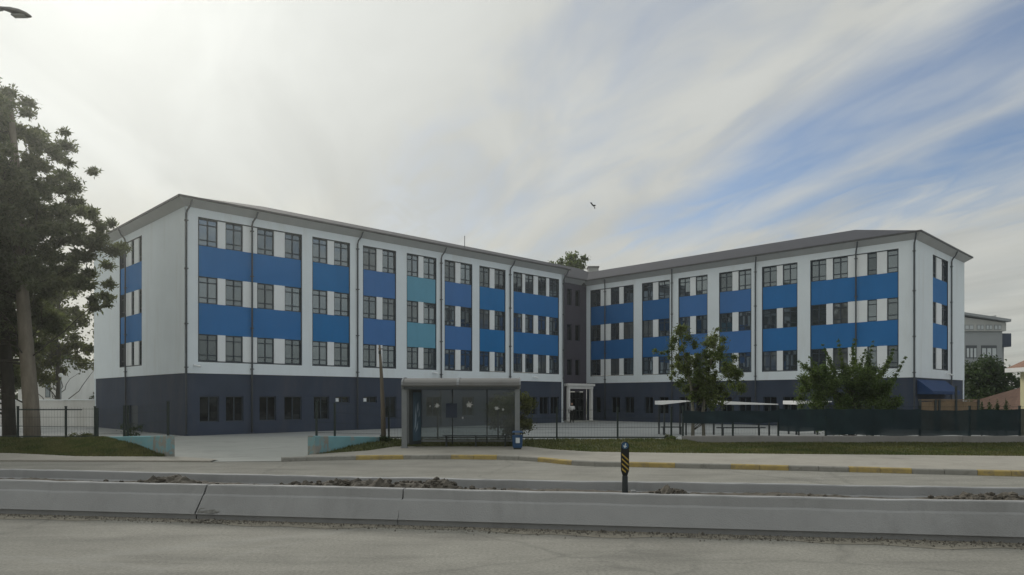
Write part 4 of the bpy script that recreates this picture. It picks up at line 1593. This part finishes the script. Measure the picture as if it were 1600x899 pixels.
# ------------------------------------------------------------------ trees and shrubs
def leaves(name, pts, size, aspect, m, parent, seed, flat=0.0, droop=None, axis=None):
    """One mesh of leaf quads (bent diamonds) at pts (n,3)."""
    r = np.random.default_rng(seed)
    n = len(pts)
    og = np.array(origin_of(parent))
    a = r.normal(0, 1, (n, 3)) if axis is None else axis + r.normal(0, .8, (n, 3))
    a[:, 2] *= (1 - flat)
    a /= np.linalg.norm(a, axis=1, keepdims=True) + 1e-9
    b = np.cross(a, r.normal(0, 1, (n, 3)))
    b /= np.linalg.norm(b, axis=1, keepdims=True) + 1e-9
    s = size * (0.6 + 0.8 * r.random((n, 1)))
    p0 = pts - a * s
    p1 = pts + b * s * aspect
    p2 = pts + a * s
    p3 = pts - b * s * aspect
    v = np.stack([p0, p1, p2, p3], 1).reshape(-1, 3) - og
    me = bpy.data.meshes.new(name)
    me.from_pydata(v.tolist(), [], np.arange(4 * n).reshape(-1, 4).tolist())
    me.materials.append(m)
    o = link(name, me, parent)
    return o

def cloudpts(centers, radii, n, seed, shell=0.5):
    """Points spread through ellipsoid clumps; centers (k,3), radii (k,3)."""
    r = np.random.default_rng(seed)
    vol = np.prod(radii, axis=1) ** (2 / 3)
    k = r.choice(len(centers), n, p=vol / vol.sum())
    d = r.normal(0, 1, (n, 3))
    d /= np.linalg.norm(d, axis=1, keepdims=True)
    q = np.minimum(np.abs(r.normal(0, .58, (n, 1))) + .08, 1.35)      # soft-edged clumps
    return centers[k] + d * q * radii[k], d

def in_poly(x, y, poly):
    ins = False
    j = len(poly) - 1
    for i in range(len(poly)):
        xi, yi = poly[i]
        xj, yj = poly[j]
        if (yi > y) != (yj > y) and x < (xj - xi) * (y - yi) / (yj - yi) + xi:
            ins = not ins
        j = i
    return ins

def limb_path(a, b, seed, sag=.15, n=5):
    rr = random.Random(seed)
    a, b = Vector(a), Vector(b)
    L = (b - a).length
    return [a.lerp(b, i / n) + (Vector((rr.gauss(0, 1), rr.gauss(0, 1), rr.gauss(0, .6))) * L * .035 if 0 < i < n else Vector()) + Vector((0, 0, -sag * L * math.sin(math.pi * i / n) * .3)) for i in range(n + 1)]

def tree(name, label, base, trunk_pts, trunk_r, centers, radii, nleaf, size, aspect, lm, bm, seed, group=None, cat='tree', extra_trunks=(), flat=0.0, shell=.45, limbs=None, radial=False, lim_r=1.0, lim_m=None):
    root = empty(name, base, label, cat, group)
    mb = MB()
    mb.tube(trunk_pts, trunk_r, 12)
    build('trunk', mb, bm, root, smooth=True)
    for tp, tr in extra_trunks:
        mb = MB()
        mb.tube(tp, tr, 10)
        build('trunk', mb, bm, root, smooth=True)
    rr = random.Random(seed)
    mb = MB()
    tp = [Vector(p) for p in trunk_pts]
    idx = list(range(len(centers)))
    rr.shuffle(idx)
    for i in idx[:limbs if limbs is not None else len(centers)]:
        c_ = Vector(centers[i])
        # start on the trunk somewhat below the clump
        best = min(tp[1:], key=lambda p: (p - c_).length + (3 if p.z > c_.z else 0))
        j = tp.index(best)
        q = tp[j - 1].lerp(tp[j], rr.uniform(.4, 1))
        L = (c_ - q).length
        r0 = max(.008, min(trunk_r[j] * .5, .018 * L + .012) * lim_r)
        mb.tube(limb_path(q, c_, seed * 31 + i), [r0 * (1 - .8 * k / 5) for k in range(6)], 6)
    if mb.v:
        o = build('limbs', mb, lim_m or bm, root, smooth=True, fix=False)
    pts, d = cloudpts(np.array(centers, float), np.array(radii, float), nleaf, seed, shell)
    leaves('crown', pts, size, aspect, lm, root, seed + 1, flat, axis=d * 1.2 if radial else None)
    return root

def clumps_in(poly, Yc, dY, n, r0, r1, seed, flat=.6, gap=None):
    """Clump centres filling a crown whose outline spans the given photo columns/rows at depth Yc."""
    rr = random.Random(seed)
    xs = [p[0] for p in poly]
    ys = [p[1] for p in poly]
    cs, rs = [], []
    tries = 0
    while len(cs) < n and tries < 40000:
        tries += 1
        x, y = rr.uniform(min(xs), max(xs)), rr.uniform(min(ys), max(ys))
        if not in_poly(x, y, poly):
            continue
        if gap and any(((x - g[0]) / g[2]) ** 2 + ((y - g[1]) / g[3]) ** 2 < 1 for g in gap):
            continue
        Y = Yc + rr.uniform(-dY, dY)
        R = rr.uniform(r0, r1)
        X = (x - 800) / F * Yc
        Z = CAMH + (HOR - y) / F * Yc
        cs.append((X, Y, Z))
        rs.append((R, R, R * flat))
    return cs, rs

# tall pine, pale trunk
YP = 33.5
poly = [(p_ - 22, q_ + 4) for p_, q_ in [(-230, 90), (-120, 60), (0, 112), (38, 128), (48, 168), (66, 160), (92, 190), (104, 230), (118, 262), (128, 300), (140, 322), (160, 342), (156, 372), (132, 388), (146, 430), (158, 455), (146, 482), (120, 470), (96, 445), (60, 440), (44, 470), (50, 520), (-20, 560), (-230, 520)]]
cs, rs = clumps_in(poly, YP, 3.6, 900, .24, .52, 5, .66)
gaps_edge = [((px_ - 800) / F * YP, YP + random.uniform(-2, 2), CAMH + (HOR - py_2) / F * YP) for px_, py_2 in ((160, 345), (150, 352), (155, 440), (148, 470), (112, 250), (118, 285), (140, 335), (132, 478), (138, 415))]
for g in gaps_edge:
    cs.append(g)
    rs.append((.30, .30, .22))
tb = at(51, YP)
tree('pine_tree', 'tall broad pine with pale trunk rising behind the fence', (tb.x, YP, 0),
     [(tb.x, YP, -.1), (at(48, YP).x, YP, 2.0), (at(40, YP).x, YP, 5.0), (at(30, YP).x, YP, 9.0), (at(24, YP).x, YP, 13), (at(16, YP).x, YP, 16)], [.36, .33, .29, .24, .18, .08],
     cs, rs, 360000, .12, .30, M['pine'], M['bark'], 5, 'pines by the fence', limbs=60, radial=True, lim_r=.35, lim_m=M['bark_dark'])
# second, darker pine at the frame edge
YQ = 35.0
poly = [(-260, 250), (-60, 200), (20, 300), (60, 420), (48, 470), (30, 560), (-10, 600), (-200, 600)]
cs, rs = clumps_in(poly, YQ, 3, 260, .4, .85, 8, .7)
tb = at(15, YQ)
tree('pine_tree', 'dark-trunked pine at the frame edge beside the pale-trunked one', (tb.x, YQ, 0),
     [(tb.x, YQ, -.1), (at(12, YQ).x, YQ, 3), (at(0, YQ).x, YQ, 7), (at(-8, YQ).x, YQ, 11)], [.30, .27, .24, .12],
     cs, rs, 150000, .12, .30, M['pine'], M['bark_dark'], 9, 'pines by the fence', limbs=40, radial=True, lim_r=.35)
# broad-leaved tree showing through the gap below the pine
YG = 58.0
poly = [(40, 430), (95, 440), (140, 470), (150, 520), (140, 590), (60, 600), (30, 520)]
cs, rs = clumps_in(poly, YG, 2.2, 70, .45, .85, 12, .8)
tb = at(88, YG)
tree('leafy_tree', 'loose leafy tree glimpsed below the pine crown beside the end wall', (tb.x, YG, 0),
     [(tb.x, YG, -.1), (tb.x + .2, YG, 3), (tb.x, YG, 6), (tb.x + .3, YG, 10)], [.22, .18, .13, .04], cs, rs, 20000, .13, .6, M['leaf_olive'], M['bark_dark'], 13, limbs=50, lim_r=.5)
# dark trees behind the white boundary wall
for i, (px_, Y, h, w, lb) in enumerate(((108, 72, 7.0, 2.6, 'dark leafy tree behind the white boundary wall'), (138, 78, 6.2, 2.6, 'dark tree between the boundary wall and the school end wall'), (66, 82, 7.5, 3.2, 'dark tree behind the white gabled house'), (20, 80, 8.0, 4.0, 'dark tree behind the pine trunks'))):
    tb = at(px_, Y)
    rr = random.Random(40 + i)
    cs, rs = [], []
    for k_ in range(34):
        a, q = rr.uniform(0, 6.28), math.sqrt(rr.random())
        z = 1.0 + (h - 1.4) * rr.random()
        f_ = 1 - .55 * (z / h) ** 2
        cs.append((tb.x + w * q * f_ * math.cos(a), Y + w * q * f_ * math.sin(a), z))
        R = rr.uniform(.6, 1.0)
        rs.append((R, R, R * .8))
    tree('leafy_tree', lb, (tb.x, Y, 0), [(tb.x, Y, -.1), (tb.x, Y, 2), (tb.x + .1, Y, h * .8)], [.25, .2, .06], cs, rs, 6500, .16, .6, M['leaf_dark'], M['bark_dark'], 50 + i, 'trees beyond the boundary wall', limbs=14)

# slender two-stemmed tree inside the fence
YT = 32.6
poly = [(1046, 535), (1066, 508), (1078, 535), (1096, 548), (1112, 522), (1128, 520), (1134, 550), (1146, 560), (1160, 590), (1150, 612), (1140, 630), (1110, 640), (1080, 628), (1060, 612), (1050, 585)]
cs, rs = clumps_in(poly, YT, .9, 150, .12, .30, 22, .9)
for px_, py_2 in ((1024, 549), (1034, 552), (1062, 512), (1060, 520), (1121, 515), (1118, 525), (1158, 585), (1155, 600), (1048, 540), (1048, 590)):
    cs.append(((px_ - 800) / F * YT, YT, CAMH + (HOR - py_2) / F * YT))
    rs.append((.15, .15, .13))
b1, b2 = at(1082, YT), at(1101, YT)
tree('slender_tree', 'slender two-stemmed tree behind the low wall, beside the white canopies', (b1.x, YT, 0),
     [(b1.x, YT, -.05), (b1.x + .03, YT, 1.4), (b1.x - .05, YT, 2.6), (at(1070, YT).x, YT, 4.0), (at(1064, YT).x, YT, 5.0)], [.085, .075, .06, .035, .012],
     cs, rs, 36000, .040, .6, M['leaf_mid'], M['bark_pale'], 23, lim_r=.5, lim_m=M['bark_dark'], extra_trunks=[([(b2.x, YT + .1, -.05), (b2.x - .05, YT + .1, 1.5), (b2.x + .1, YT, 3.0), (at(1119, YT).x, YT, 4.7)], [.085, .07, .05, .012])], limbs=60)
# broad bushy shrub-tree with upright sprays
YS = 33.6
poly = [(1262, 590), (1275, 570), (1300, 585), (1320, 572), (1345, 575), (1375, 585), (1392, 600), (1395, 640), (1385, 668), (1330, 676), (1280, 672), (1262, 640)]
cs, rs = clumps_in(poly, YS, 1.3, 170, .18, .38, 31, .9)
sprays = [((1275, 590), (1242, 566)), ((1290, 580), (1256, 575)), ((1300, 580), (1282, 540)), ((1320, 575), (1312, 532)), ((1335, 575), (1338, 530)), ((1345, 575), (1352, 536)), ((1365, 585), (1382, 548)), ((1380, 595), (1402, 555)), ((1385, 600), (1408, 560)), ((1330, 575), (1325, 545)), ((1355, 580), (1365, 545)), ((1262, 610), (1250, 590)), ((1310, 580), (1298, 548)), ((1372, 590), (1392, 562)), ((1285, 585), (1268, 558)), ((1348, 578), (1345, 552)), ((1390, 610), (1404, 590))]
sw = random.Random(3)
stems = []
for (a, b) in sprays:
    Yv = YS + sw.uniform(-.8, .8)
    for s in np.linspace(0, 1, 7):
        x = a[0] + (b[0] - a[0]) * s
        y = a[1] + (b[1] - a[1]) * s
        cs.append(((x - 800) / F * YS, Yv, CAMH + (HOR - y) / F * YS))
        R = .17 * (1 - s * .55)
        rs.append((R, R, R))
tb = at(1330, YS)
tree('bushy_shrub', 'big dark bushy shrub with upright sprays behind the netted fence', (tb.x, YS, 0),
     [(tb.x, YS, -.05), (tb.x, YS, .5), (tb.x + .1, YS, 1.4), (tb.x, YS, 2.6)], [.16, .13, .09, .03], cs, rs, 80000, .044, .5, M['leaf_bush'], M['bark_dark'], 33, cat='shrub', limbs=110, shell=.3, lim_r=.6)
# small round-crowned tree beside the shelter, seen through its glass
YO = 32.0
poly = [(762, 640), (775, 622), (800, 612), (818, 616), (832, 632), (834, 655), (826, 672), (806, 684), (788, 676), (770, 660)]
cs, rs = clumps_in(poly, YO, .7, 46, .18, .34, 41, .9)
tb = at(800, YO)
tree('small_tree', 'small round olive-green tree behind the end of the bus shelter', (tb.x, YO, 0),
     [(tb.x, YO, -.05), (tb.x + .03, YO, .6), (tb.x - .03, YO, 1.2), (tb.x, YO, 2.0)], [.08, .07, .05, .02], cs, rs, 9000, .055, .5, M['leaf_olive'], M['bark_dark'], 43, limbs=30)
# dark rounded tree between the school and the grey house
YH = 66.0
poly = [(1506, 582), (1522, 570), (1545, 566), (1568, 572), (1584, 590), (1590, 612), (1580, 626), (1508, 626)]
cs, rs = clumps_in(poly, YH, 2.0, 90, .5, .85, 61, .9)
tb = at(1546, YH)
tree('round_tree', 'dense dark rounded tree in front of the grey house', (tb.x, YH, 0),
     [(tb.x, YH, -.05), (tb.x, YH, 1.5), (tb.x, YH, 3.5)], [.25, .2, .08], cs, rs, 15000, .13, .6, M['leaf_dark'], M['bark_dark'], 63, limbs=20)
# tree tops behind the link
for i, (poly, lb, nn_) in enumerate((([(856, 412), (872, 404), (890, 400), (904, 412), (902, 440), (860, 440)], 'broader tree top showing above the roof of the link', 26), ([(890, 402), (896, 394), (904, 404), (914, 398), (918, 412), (912, 440), (896, 440)], 'taller sparse tree top beside the roof chimney', 16))):
    YB_ = 92.0 + 3 * i
    cs, rs = clumps_in(poly, YB_, 1.6, nn_, .45, .8, 70 + i, .9)
    tb = at((poly[0][0] + poly[3][0]) / 2, YB_)
    tree('leafy_tree', lb, (tb.x, YB_, 0), [(tb.x, YB_, -.05), (tb.x, YB_, 8), (tb.x + .2, YB_, 14), (tb.x + .2, YB_, 18.5)], [.35, .28, .18, .06], cs, rs, 1700 if i else 2600, .17, .6, M['leaf_mid'], M['bark_dark'], 74 + i, 'tree tops behind the school', limbs=16)
# weeds: a tuft at the pole foot, small plants along the left wall
def weed(px, Y, z, h, w, n, label, m, seed):
    c_ = at(px, Y, z)
    rr = random.Random(seed)
    cs = [(c_.x + rr.uniform(-w, w), Y + rr.uniform(-w, w) * .6, z + h * rr.uniform(.2, .8)) for _ in range(9)]
    rs = [(w * .5, w * .5, h * .35)] * 9
    root = empty('weed_clump', (c_.x, Y, z), label, 'plant', 'weeds at the fence')
    mb = MB()
    for q in cs:
        mb.tube([(c_.x, Y, z - .05), q], [.01, .004], 5)
    build('stems', mb, M['bark_dark'], root, fix=False)
    pts, d = cloudpts(np.array(cs), np.array(rs), n, seed)
    leaves('foliage', pts, .04, .5, m, root, seed)
weed(602, 30.2, .25, .32, .25, 500, 'dark weed clump at the foot of the wooden pole', M['leaf_dark'], 3)
weed(1048, 30.6, .33, .22, .2, 260, 'low green weed beside the end of the low wall', M['leaf_mid'], 4)
weed(205, 38.5, 0.0, .75, .5, 900, 'dark shrub against the end wall of the school by its door', M['leaf_dark'], 5)
weed(127, 31.3, .4, .25, .5, 500, 'straggly dry weeds behind the wire fence', M['leaf_olive'], 6)
weed(1046, 31.3, .36, .2, .2, 200, 'pale weed tuft at the last wire fence post', M['leaf_olive'], 7)

# ------------------------------------------------------------------ things beyond the yard
# boundary wall and white gabled house on the left
wl_ = empty('boundary_wall', (at(60, 56).x, 56, 0), 'long white rendered boundary wall beyond the pines', 'wall')
xa = at(-120, 60).x
p_a, p_b = Vector((at(-140, 62).x, 62)), Vector((at(150, 53).x, 53))
n = 7
for i in range(n):
    a, b = p_a.lerp(p_b, i / n), p_a.lerp(p_b, (i + 1) / n)
    d_ = (b - a).normalized()
    q = Frame(a, d_, Vector((d_.y, -d_.x)))
    Ls = (b - a).length
    mb = MB()
    mb.fbox(q, 0.01, Ls - .01, -.1, .1, -.3, 1.86 + .02 * i)
    build('wall_panel', mb, M['white_house'], wl_)
    mb = MB()
    mb.fbox(q, 0.0, Ls - .02, -.15, .15, 1.863 + .02 * i, 1.93 + .02 * i)
    build('coping', mb, M['white_panel'], wl_)
hs = empty('gabled_house', (at(70, 66).x, 66, 0), 'white house with a steep gable behind the boundary wall', 'house')
mb = MB()
xg0, xg1 = at(28, 66).x, at(88, 66).x
pts = [(xg0, -.1), (xg1, -.1), (xg1, 5.5), (xg1 - .2, 5.55), (xg0, 3.3)]
plate(mb, pts, 66, 72)
build('wall', mb, M['white_house'], hs)
mb = MB()
mb.add([(xg0 - .3, 65.8, 3.3), (xg1 + .1, 65.8, 5.62), (xg1 + .1, 72.2, 5.62), (xg0 - .3, 72.2, 3.3), (xg0 - .3, 65.8, 3.42), (xg1 + .1, 65.8, 5.74), (xg1 + .1, 72.2, 5.74), (xg0 - .3, 72.2, 3.42)],
       [(0, 1, 2, 3), (4, 5, 6, 7), (0, 1, 5, 4), (1, 2, 6, 5), (2, 3, 7, 6), (3, 0, 4, 7)])
build('roof', mb, M['pale_house'], hs)
xw = at(75, 66).x
mb = MB()
mb.box(xw - .22, xw + .22, 65.95, 66.05, 2.2, 3.6)
wi = build('window', mb, M['frame'], hs)
mb = MB()
mb.box(xw - .17, xw + .17, 65.93, 65.945, 2.25, 3.55)
build('pane', mb, M['glass'], wi)
lp = at(95, 57)
gl = empty('garden_lamp', (lp.x, 57, 0), 'thin lamp post with a white globe behind the boundary wall', 'lamp post')
mb = MB()
mb.tube([(lp.x, 57, 0), (lp.x, 57, 3.8)], .05, 8)
build('post', mb, M['metal'], gl)
mb = MB()
mb.ball((lp.x, 57, 3.95), .17, 12, 8)
build('globe', mb, M['sticker'], gl, smooth=True)

# grey house on the right
YR = 88.0
kr = F / YR
gh = empty('grey_house', (at(1540, YR).x, YR, 0), 'grey two-tone house with a pitched roof beyond the rounded tree', 'house')
X = lambda p: at(p, YR).x
Z = lambda y: CAMH + (HOR - y) / kr
mb = MB()
mb.box(X(1485), X(1566), YR, YR + 10, 0, Z(518))
build('lower_wall', mb, M['grey_house'], gh)
mb = MB()
plate(mb, [(X(1485), Z(517.8)), (X(1570), Z(517.8)), (X(1570), Z(505)), (X(1503), Z(496)), (X(1485), Z(493))], YR - .25, YR + 10)
build('upper_wall', mb, M['pale_house'], gh)
mb = MB()
plate(mb, [(X(1480), Z(490.5)), (X(1503), Z(493)), (X(1573), Z(504)), (X(1573), Z(500)), (X(1503), Z(489.5)), (X(1480), Z(487))], YR - .8, YR + 10.5)
build('roof', mb, M['grey_house'], gh)
mb = MB()
plate(mb, [(X(1512), Z(495)), (X(1573), Z(503)), (X(1574), Z(490)), (X(1545), Z(494)), (X(1530), Z(492))], YR + 2, YR + 11)
build('roof_ridge', mb, M['pale_house'], gh)
for (a, b, y0, y1) in ((1505, 1519, 508, 516), (1524, 1535, 508, 516), (1538, 1548, 508, 516), (1551, 1562, 508, 516), (1509, 1526, 540, 560), (1533, 1557, 540, 560)):
    mb = MB()
    yo = YR - .27 if y0 < 520 else YR - .02
    mb.box(X(a), X(b), yo - .04, yo + .02, Z(y1), Z(y0))
    wi = build('window', mb, M['grey_house'] if y0 < 520 else M['pipe'], gh)
    k_ = 2 if b - a < 15 else 3
    for i in range(k_):
        xa_, xb_ = X(a) + (X(b) - X(a)) * i / k_, X(a) + (X(b) - X(a)) * (i + 1) / k_
        mb = MB()
        mb.box(xa_ + .08, xb_ - .08, yo - .06, yo - .045, Z(y1) + .1, Z(y0) - (.1 if y0 < 520 else .35))
        build('pane', M and mb, M['curtain'], wi)
mb = MB()
mb.box(X(1566.5), X(1589), YR + 1.0, YR + 8, Z(541), Z(520))
build('balcony_box', mb, M['plinth'], gh)
mb = MB()
mb.box(X(1568), X(1586), YR + 2, YR + 8, 0, Z(541.3))
build('stair_wall', mb, M['grey_house'], gh)

# guard hut at the right edge
YK = 36.5
kk = F / YK
X = lambda p: at(p, YK).x
Z = lambda y: CAMH + (HOR - y) / kk
hut = empty('guard_hut', (29.1, YK, 0), 'cream guard hut with overhanging tiled roof at the frame edge', 'hut')
mb = MB()
HX = 27.6
mb.box(HX, HX + 3.0, YK, YK + 2.6, 0, Z(579))
build('wall', mb, M['cream'], hut)
mb = MB()
mb.box(HX - .5, HX + 3.5, YK - .75, YK + 3.1, Z(579) + .003, Z(572))
build('eave_board', mb, M['porch'], hut)
xc = HX + 1.5
yc = YK + 1.3
mb = MB()
z0, z1 = Z(572) + .003, Z(572) + 1.15
e0, e1, f0, f1 = HX - .46, HX + 3.46, YK - .7, YK + 3.05
mb.add([(e0, f0, z0), (e1, f0, z0), (e1, f1, z0), (e0, f1, z0), (xc - .4, yc, z1), (xc + .4, yc, z1)], [(0, 1, 5, 4), (1, 2, 5), (2, 3, 4, 5), (3, 0, 4), (0, 3, 2, 1)])
ro = build('roof', mb, M['tile'], hut)
mb = MB()
for i in range(26):
    s = (i + .5) / 26
    a = Vector((e0 + (e1 - e0) * s, f0, z0))
    b = Vector((xc - .4 + .8 * s, yc, z1))
    mb.tube([a + Vector((0, 0, .02)), b + Vector((0, 0, .02))], [.055, .04], 6)
t_ = build('tile_ribs', mb, M['tile'], ro, fix=False)
t_['kind'] = 'stuff'
mb = MB()
mb.box(HX + .4, HX + 1.8, YK - .03, YK + .02, 1.0, 2.1)
wi = build('window', mb, M['frame'], hut)
mb = MB()
mb.box(HX + .45, HX + 1.75, YK - .04, YK - .032, 1.06, 2.04)
build('pane', mb, M['glass_dark'], wi)

# low tiled shed and board fence behind the netting
YD = 47.0
X = lambda p: at(p, YD).x
Z = lambda y: CAMH + (HOR - y) / (F / YD)
shd = empty('low_shed', (36.4, YD, 0), 'low shed with a brown tiled roof below the dark rounded tree', 'shed')
mb = MB()
mb.box(33.2, 40, YD, YD + 6, -.1, Z(641))
build('wall', mb, M['brick_brown'], shd)
mb = MB()
q = [(32.4, YD - .4, Z(640)), (40.4, YD - .4, Z(640)), (40.4, YD + 6.4, Z(640)), (32.4, YD + 6.4, Z(640)), (35.4, YD + 3, Z(604)), (37.5, YD + 3, Z(604))]
mb.add(q, [(0, 1, 5, 4), (1, 2, 5), (2, 3, 4, 5), (3, 0, 4), (0, 3, 2, 1)])
ro = build('roof', mb, M['tile'], shd)
bf = empty('board_fence', (X(1480), YD - 2, 0), 'brown board fence with dark posts beside the school end wall', 'fence')
YF = 45.0
Xf = lambda p: at(p, YF).x
nb = 34
for i in range(nb):
    a = 1437 + (1530 - 1437) * i / nb
    b = 1437 + (1530 - 1437) * (i + 1) / nb
    mb = MB()
    mb.box(Xf(a) + .006, Xf(b) - .006, YF - .015, YF + .015, .1, 1.98 - .012 * abs(i - 17) * .4 + random.uniform(-.015, .015))
    build('board', mb, M['brick_brown'], bf)
for p_ in (1437, 1461, 1467, 1493, 1528):
    mb = MB()
    mb.box(Xf(p_) - .06, Xf(p_) + .06, YF - .09, YF - .018, 0, 2.05 if p_ != 1493 else 2.9)
    build('post', mb, M['dark_metal'], bf)
mb = MB()
mb.box(Xf(1436), Xf(1531), YF - .06, YF + .06, 1.985, 2.06)
build('top_rail', mb, M['brick_brown'], bf)
# four little cypresses by the fence
for i, (p_, h) in enumerate(((1534, 1.0), (1546, .95), (1558, 1.0), (1572, 1.15))):
    Yc = 39.0
    c_ = at(p_, Yc)
    zt = CAMH + (HOR - (628 if i < 3 else 626)) / (F / Yc)
    cs = [(c_.x, Yc, zt * s) for s in (.3, .5, .68, .82, .94)]
    rs = [(.26 * f_, .26 * f_, .26) for f_ in (1.1, 1.0, .8, .55, .25)]
    lb = ('small dark cypress, first after the board fence', 'small dark cypress, second after the board fence', 'small dark cypress, third after the board fence', 'taller small cypress next to the guard hut')[i]
    tree('small_cypress', lb, (c_.x, Yc, 0), [(c_.x, Yc, 0), (c_.x, Yc, .5), (c_.x, Yc, zt * .9)], [.04, .035, .01], cs, rs, 1100, .05, .4, M['leaf_dark'], M['bark_dark'], 90 + i, 'small cypresses behind the netting', limbs=0)

# ------------------------------------------------------------------ person at the entrance
def skinned(name, joints, edges, radii, m, parent, root_i=0, sub=1):
    og = origin_of(parent)
    me = bpy.data.meshes.new(name)
    me.from_pydata([tuple(Vector(j) - og) for j in joints], edges, [])
    o = link(name, me, parent)
    md = o.modifiers.new('skin', 'SKIN')
    for i, v in enumerate(me.skin_vertices[0].data if me.skin_vertices else []):
        pass
    bm = bmesh.new()
    bm.from_mesh(me)
    lay = bm.verts.layers.skin.verify()
    bm.verts.ensure_lookup_table()
    for i, v in enumerate(bm.verts):
        v[lay].radius = radii[i] if isinstance(radii[i], tuple) else (radii[i], radii[i])
        v[lay].use_root = (i == root_i)
    bm.to_mesh(me)
    bm.free()
    md.use_smooth_shade = True
    sd_ = o.modifiers.new('sub', 'SUBSURF')
    sd_.levels = sd_.render_levels = sub
    me.materials.append(m)
    return o

pc_ = at(893.5, 62.0)
gx_, gy_ = pc_.x, 62.0
per = empty('person', (gx_, gy_, 0), 'person in a pale top and dark trousers standing at the white entrance porch', 'person')
def P_(dx_, dy_, z):
    return (gx_ + dx_, gy_ + dy_, z)
# one continuous body: trousers, torso, arms
J = [P_(0, 0, .92), P_(.10, 0, .86), P_(.11, -.02, .48), P_(.11, .02, .09), P_(.13, -.12, .04), P_(-.10, 0, .86), P_(-.12, .03, .48), P_(-.13, .06, .09), P_(-.15, -.07, .04),
     P_(0, 0, 1.12), P_(0, 0, 1.36), P_(0, 0, 1.47), P_(0, -.01, 1.53), P_(0, -.02, 1.62), P_(0, -.02, 1.70),
     P_(.19, 0, 1.39), P_(.24, .02, 1.12), P_(.25, -.06, .88), P_(.25, -.09, .80), P_(-.19, 0, 1.39), P_(-.25, .02, 1.12), P_(-.24, -.06, .88), P_(-.24, -.09, .80)]
E = [(0, 1), (1, 2), (2, 3), (3, 4), (0, 5), (5, 6), (6, 7), (7, 8), (0, 9), (9, 10), (10, 11), (11, 12), (12, 13), (13, 14), (10, 15), (15, 16), (16, 17), (17, 18), (10, 19), (19, 20), (20, 21), (21, 22)]
R = [.14, .10, .07, .05, .04, .10, .07, .05, .04, .135, .15, .06, .06, .085, .07, .065, .05, .038, .032, .065, .05, .038, .032]
body = skinned('body', J, E, R, M['black'], per, 0)
top_j = [P_(0, 0, 1.0), P_(0, 0, 1.15), P_(0, 0, 1.36), P_(0, 0, 1.44), P_(.19, 0, 1.39), P_(.245, .02, 1.12), P_(-.19, 0, 1.39), P_(-.255, .02, 1.12)]
skinned('shirt', top_j, [(0, 1), (1, 2), (2, 3), (2, 4), (4, 5), (2, 6), (6, 7)], [.16, .155, .17, .09, .08, .065, .08, .065], M['shirt'], per, 0)
mb = MB()
mb.ball(P_(0, -.03, 1.62), (.085, .10, .125), 12, 9)
mb.ball(P_(0, -.13, 1.60), (.015, .025, .02), 6, 5)
for s in (-1, 1):
    mb.ball(P_(s * .088, -.02, 1.61), (.015, .025, .035), 6, 5)
build('head', mb, M['skin'], per, smooth=True)
mb = MB()
mb.ball(P_(0, .0, 1.66), (.095, .105, .105), 12, 8)
build('hair', mb, M['black'], per, smooth=True)

# bird in the sky
bp_ = at(927.5, 60)
bz = CAMH + (HOR - 322) / (F / 60)
mb = MB()
c_ = Vector((bp_.x, 60, bz))
mb.tube([c_ + Vector((-.1, 0, .14)), c_ + Vector((-.05, 0, .07)), c_ + Vector((.03, 0, -.04)), c_ + Vector((.09, 0, -.14))], [.015, .055, .045, .01], 8)
mb.add([c_ + Vector((-.05, -.02, .08)), c_ + Vector((-.16, -.05, .26)), c_ + Vector((-.30, .05, .30)), c_ + Vector((-.10, 0, 0)), c_ + Vector((-.05, -.02, .095)), c_ + Vector((-.16, -.05, .275))], [(0, 1, 2, 3), (4, 5, 2, 3), (0, 1, 5, 4)])
mb.add([c_ + Vector((0, 0, .06)), c_ + Vector((.14, .1, .13)), c_ + Vector((.20, .12, .02)), c_ + Vector((.04, 0, -.03)), c_ + Vector((0, 0, .075)), c_ + Vector((.14, .1, .145))], [(0, 1, 2, 3), (4, 5, 2, 3), (0, 1, 5, 4)])
mb.add([c_ + Vector((.06, 0, -.1)), c_ + Vector((.05, .03, -.26)), c_ + Vector((.10, 0, -.2)), c_ + Vector((.16, -.03, -.24)), c_ + Vector((.10, 0, -.1))], [(0, 1, 2), (0, 2, 4), (4, 2, 3)])
tag(build('bird', mb, M['bird'], fix=False), 'small dark bird flying above the school entrance', 'bird')

# ------------------------------------------------------------------ added scattering volume, sunlit, standing in for veiling lens glare
mh = bpy.data.materials.new('veil_volume')
mh.use_nodes = True
mh.node_tree.nodes.clear()
pv = mh.node_tree.nodes.new('ShaderNodeVolumePrincipled')
pv.inputs['Color'].default_value = (0.94, 0.97, 0.92, 1)
pv.inputs['Density'].default_value = 0.0008
pv.inputs['Anisotropy'].default_value = 0.8
ho = mh.node_tree.nodes.new('ShaderNodeOutputMaterial')
mh.node_tree.links.new(pv.outputs[0], ho.inputs['Volume'])
mb = MB()
mb.box(-2600, 2600, -700, 4100, -1.2, 24.0)
hz = build('glare_veil', mb, mh, origin=(0, 0, -1.2))
tag(hz, 'added thin pale veil over the street standing in for lens glare', 'glare_veil', kind='stuff')
